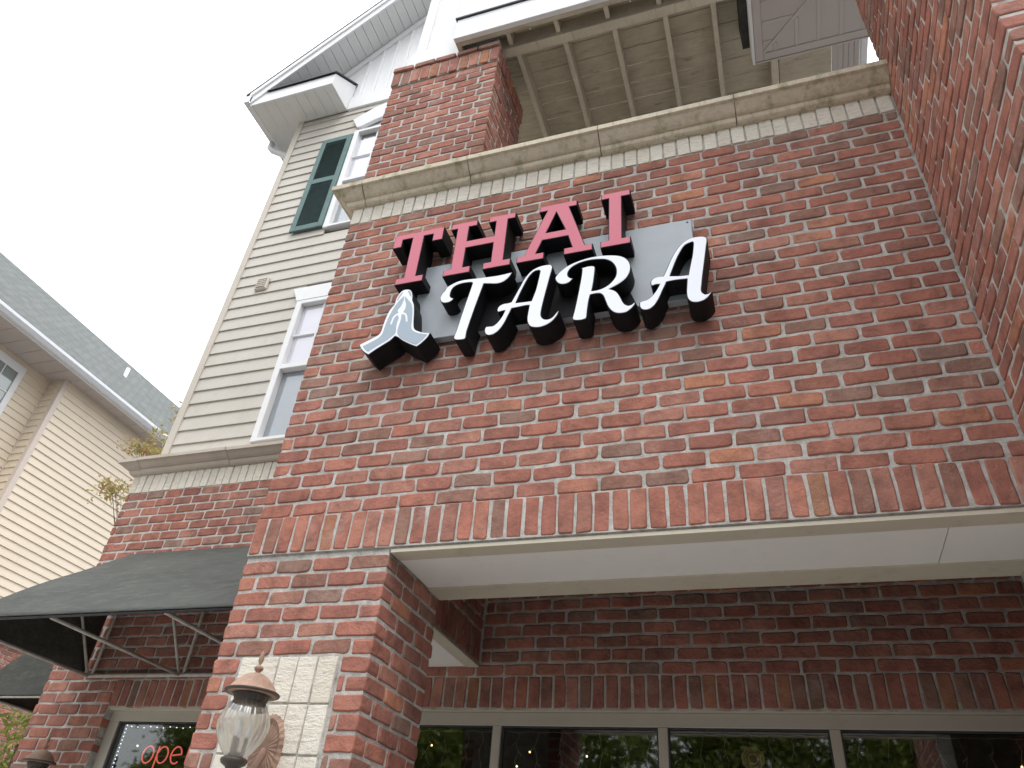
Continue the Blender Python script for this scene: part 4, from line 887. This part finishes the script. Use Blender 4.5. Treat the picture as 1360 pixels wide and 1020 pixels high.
solid('rim', octo(0.066), [octo(0.057)], 1.878, 1.892, 'gold', PQ); solid('board', octo(0.058), [], 1.884, 1.890, 'gold', PQ); solid('ring', circ(0.040), [circ(0.031)], 1.880, 1.8845, 'plaque_red', PQ); solid('mirror', circ(0.022), [], 1.881, 1.8846, 'plaque_red', PQ)
for i in range(8):
    a = math.radians(45 * i); cx, cz = 2.29 + 0.049 * math.cos(a), -0.535 + 0.049 * math.sin(a)
    solid('trigram', [(cx + dx * math.cos(a) - dz * math.sin(a), cz + dx * math.sin(a) + dz * math.cos(a)) for dx, dz in ((-0.004, -0.012), (0.004, -0.012), (0.004, 0.012), (-0.004, 0.012))], [], 1.8815, 1.8843, 'plaque_red', PQ)

# ================================================================== trees
def tree(name, label, base, blobs, nleaf, size, mat, seed, group=None, trunk_r=0.12, cat='tree'):
    T = empty(name, label, cat, group); rn = random.Random(seed); top = Vector(blobs[0][0])
    limbs = []
    for c_, r_ in blobs:
        c_ = Vector(c_); st = Vector(base) + (Vector((top.x, top.y, c_.z - r_[2])) - Vector(base)) * 0.55
        mid = (st + c_) / 2 + Vector((rn.uniform(-.2, .2), rn.uniform(-.2, .2), 0.1)) * r_[0] * 0.4; limbs.append((st, mid, c_))
    vs, fs = tube_geo([base, (Vector(base) + top) / 2 + Vector((0.05, 0.03, 0)), top], [trunk_r, trunk_r * 0.7, trunk_r * 0.25], 10)
    for (st, mid, c_), (_, r_) in zip(limbs, blobs):
        v, f = tube_geo([st, mid, c_], [trunk_r * 0.45, trunk_r * 0.3, trunk_r * 0.1], 6); n0 = len(vs); vs += v; fs += [[i + n0 for i in q] for q in f]
        for q in range(6):
            e = c_ + Vector((rn.uniform(-1, 1), rn.uniform(-1, 1), rn.uniform(-1, 1))) * 0.75 * min(r_)
            v, f = tube_geo([mid, (mid + e) / 2 + Vector((0, 0, 0.05)), e], [trunk_r * 0.16, trunk_r * 0.1, trunk_r * 0.04], 5); n0 = len(vs); vs += v; fs += [[i + n0 for i in q2] for q2 in f]
    link('trunk', mesh('trunk', vs, fs, 'bark', True), T)
    lv = []; lf = []; vol = [r_[0] * r_[1] * r_[2] for c_, r_ in blobs]; tot = sum(vol)
    for (c_, r_), vv in zip(blobs, vol):
        nclump = max(16, int(nleaf * vv / tot / 22))
        for q in range(nclump):
            while True:
                d = Vector((rn.uniform(-1, 1), rn.uniform(-1, 1), rn.uniform(-1, 1)))
                if 0.05 < d.length < 1: break
            d = d.normalized() * (d.length ** 0.45) * rn.uniform(0.72, 1.08); cc = Vector(c_) + Vector((d.x * r_[0], d.y * r_[1], d.z * r_[2]))
            for w_ in range(22):
                p_ = cc + Vector((rn.gauss(0, 1), rn.gauss(0, 1), rn.gauss(0, 0.7))) * size * 2.2
                a = Vector((rn.uniform(-1, 1), rn.uniform(-1, 1), rn.uniform(-0.9, 0.3))).normalized(); b_ = a.cross(Vector((rn.uniform(-1, 1), rn.uniform(-1, 1), 1)).normalized()).normalized()
                s_ = size * rn.uniform(0.7, 1.25); n0 = len(lv)
                lv += [p_ - a * s_, p_ + b_ * s_ * 0.42 - a * s_ * 0.1, p_ + a * s_, p_ - b_ * s_ * 0.42 - a * s_ * 0.1]; lf.append([n0, n0 + 1, n0 + 2, n0 + 3])
    me = bpy.data.meshes.new('crown'); me.from_pydata([tuple(q) for q in lv], [], lf); me.materials.append(M[mat]); link('crown', me, T)
    return T
tree('young_tree', 'slender tree with turning yellow leaves behind the wing corner', (-5.0, 4.6, GZ), [((-5.2, 4.6, 4.1), (0.9, 0.8, 0.8)), ((-6.42, 4.5, 4.10), (0.24, 0.2, 0.09)), ((-6.66, 4.5, 3.44), (0.30, 0.2, 0.13)), ((-5.1, 4.6, 3.0), (0.9, 0.8, 0.8))], 4600, 0.036, 'leaf_fall', 91, None, 0.035)
tree('leafy_shrub', 'light green leafy shrub below the side awning', (-5.2, 3.5, GZ), [((-5.15, 3.5, -0.25), (0.32, 0.3, 0.28)), ((-5.2, 3.5, -0.75), (0.4, 0.4, 0.35)), ((-5.35, 3.6, -1.5), (0.5, 0.5, 0.5))], 1500, 0.05, 'leaf_light', 92, None, 0.04, 'shrub')
TL = ('broad green tree at the car park end nearest the siding house', 'green tree across the car park, second from the siding house', 'tallest broad green tree across the car park', 'green tree across the car park standing opposite the brick pier', 'small green tree set far back behind the car park')
for i, (x, y, s_) in enumerate(((-9.5, -15, 1.0), (-4.3, -13.5, 1.05), (1.3, -15.5, 1.15), (6.2, -14.2, 0.95), (-14.6, -14.5, 0.85))):
    zc = GZ + 5.2 * s_
    tree('street_tree', TL[i], (x, y, GZ), [((x, y, zc + 1.4 * s_), (2.0 * s_, 2.0 * s_, 1.5 * s_)), ((x - 1.4 * s_, y, zc), (1.5 * s_, 1.6 * s_, 1.2 * s_)), ((x + 1.5 * s_, y + .3, zc + .2), (1.5 * s_, 1.6 * s_, 1.3 * s_)), ((x + .2, y + 1.2, zc - .5), (1.5 * s_, 1.2 * s_, 1.0 * s_))], 20000, 0.115, 'leaf', 100 + i, 'trees across the car park', 0.16)
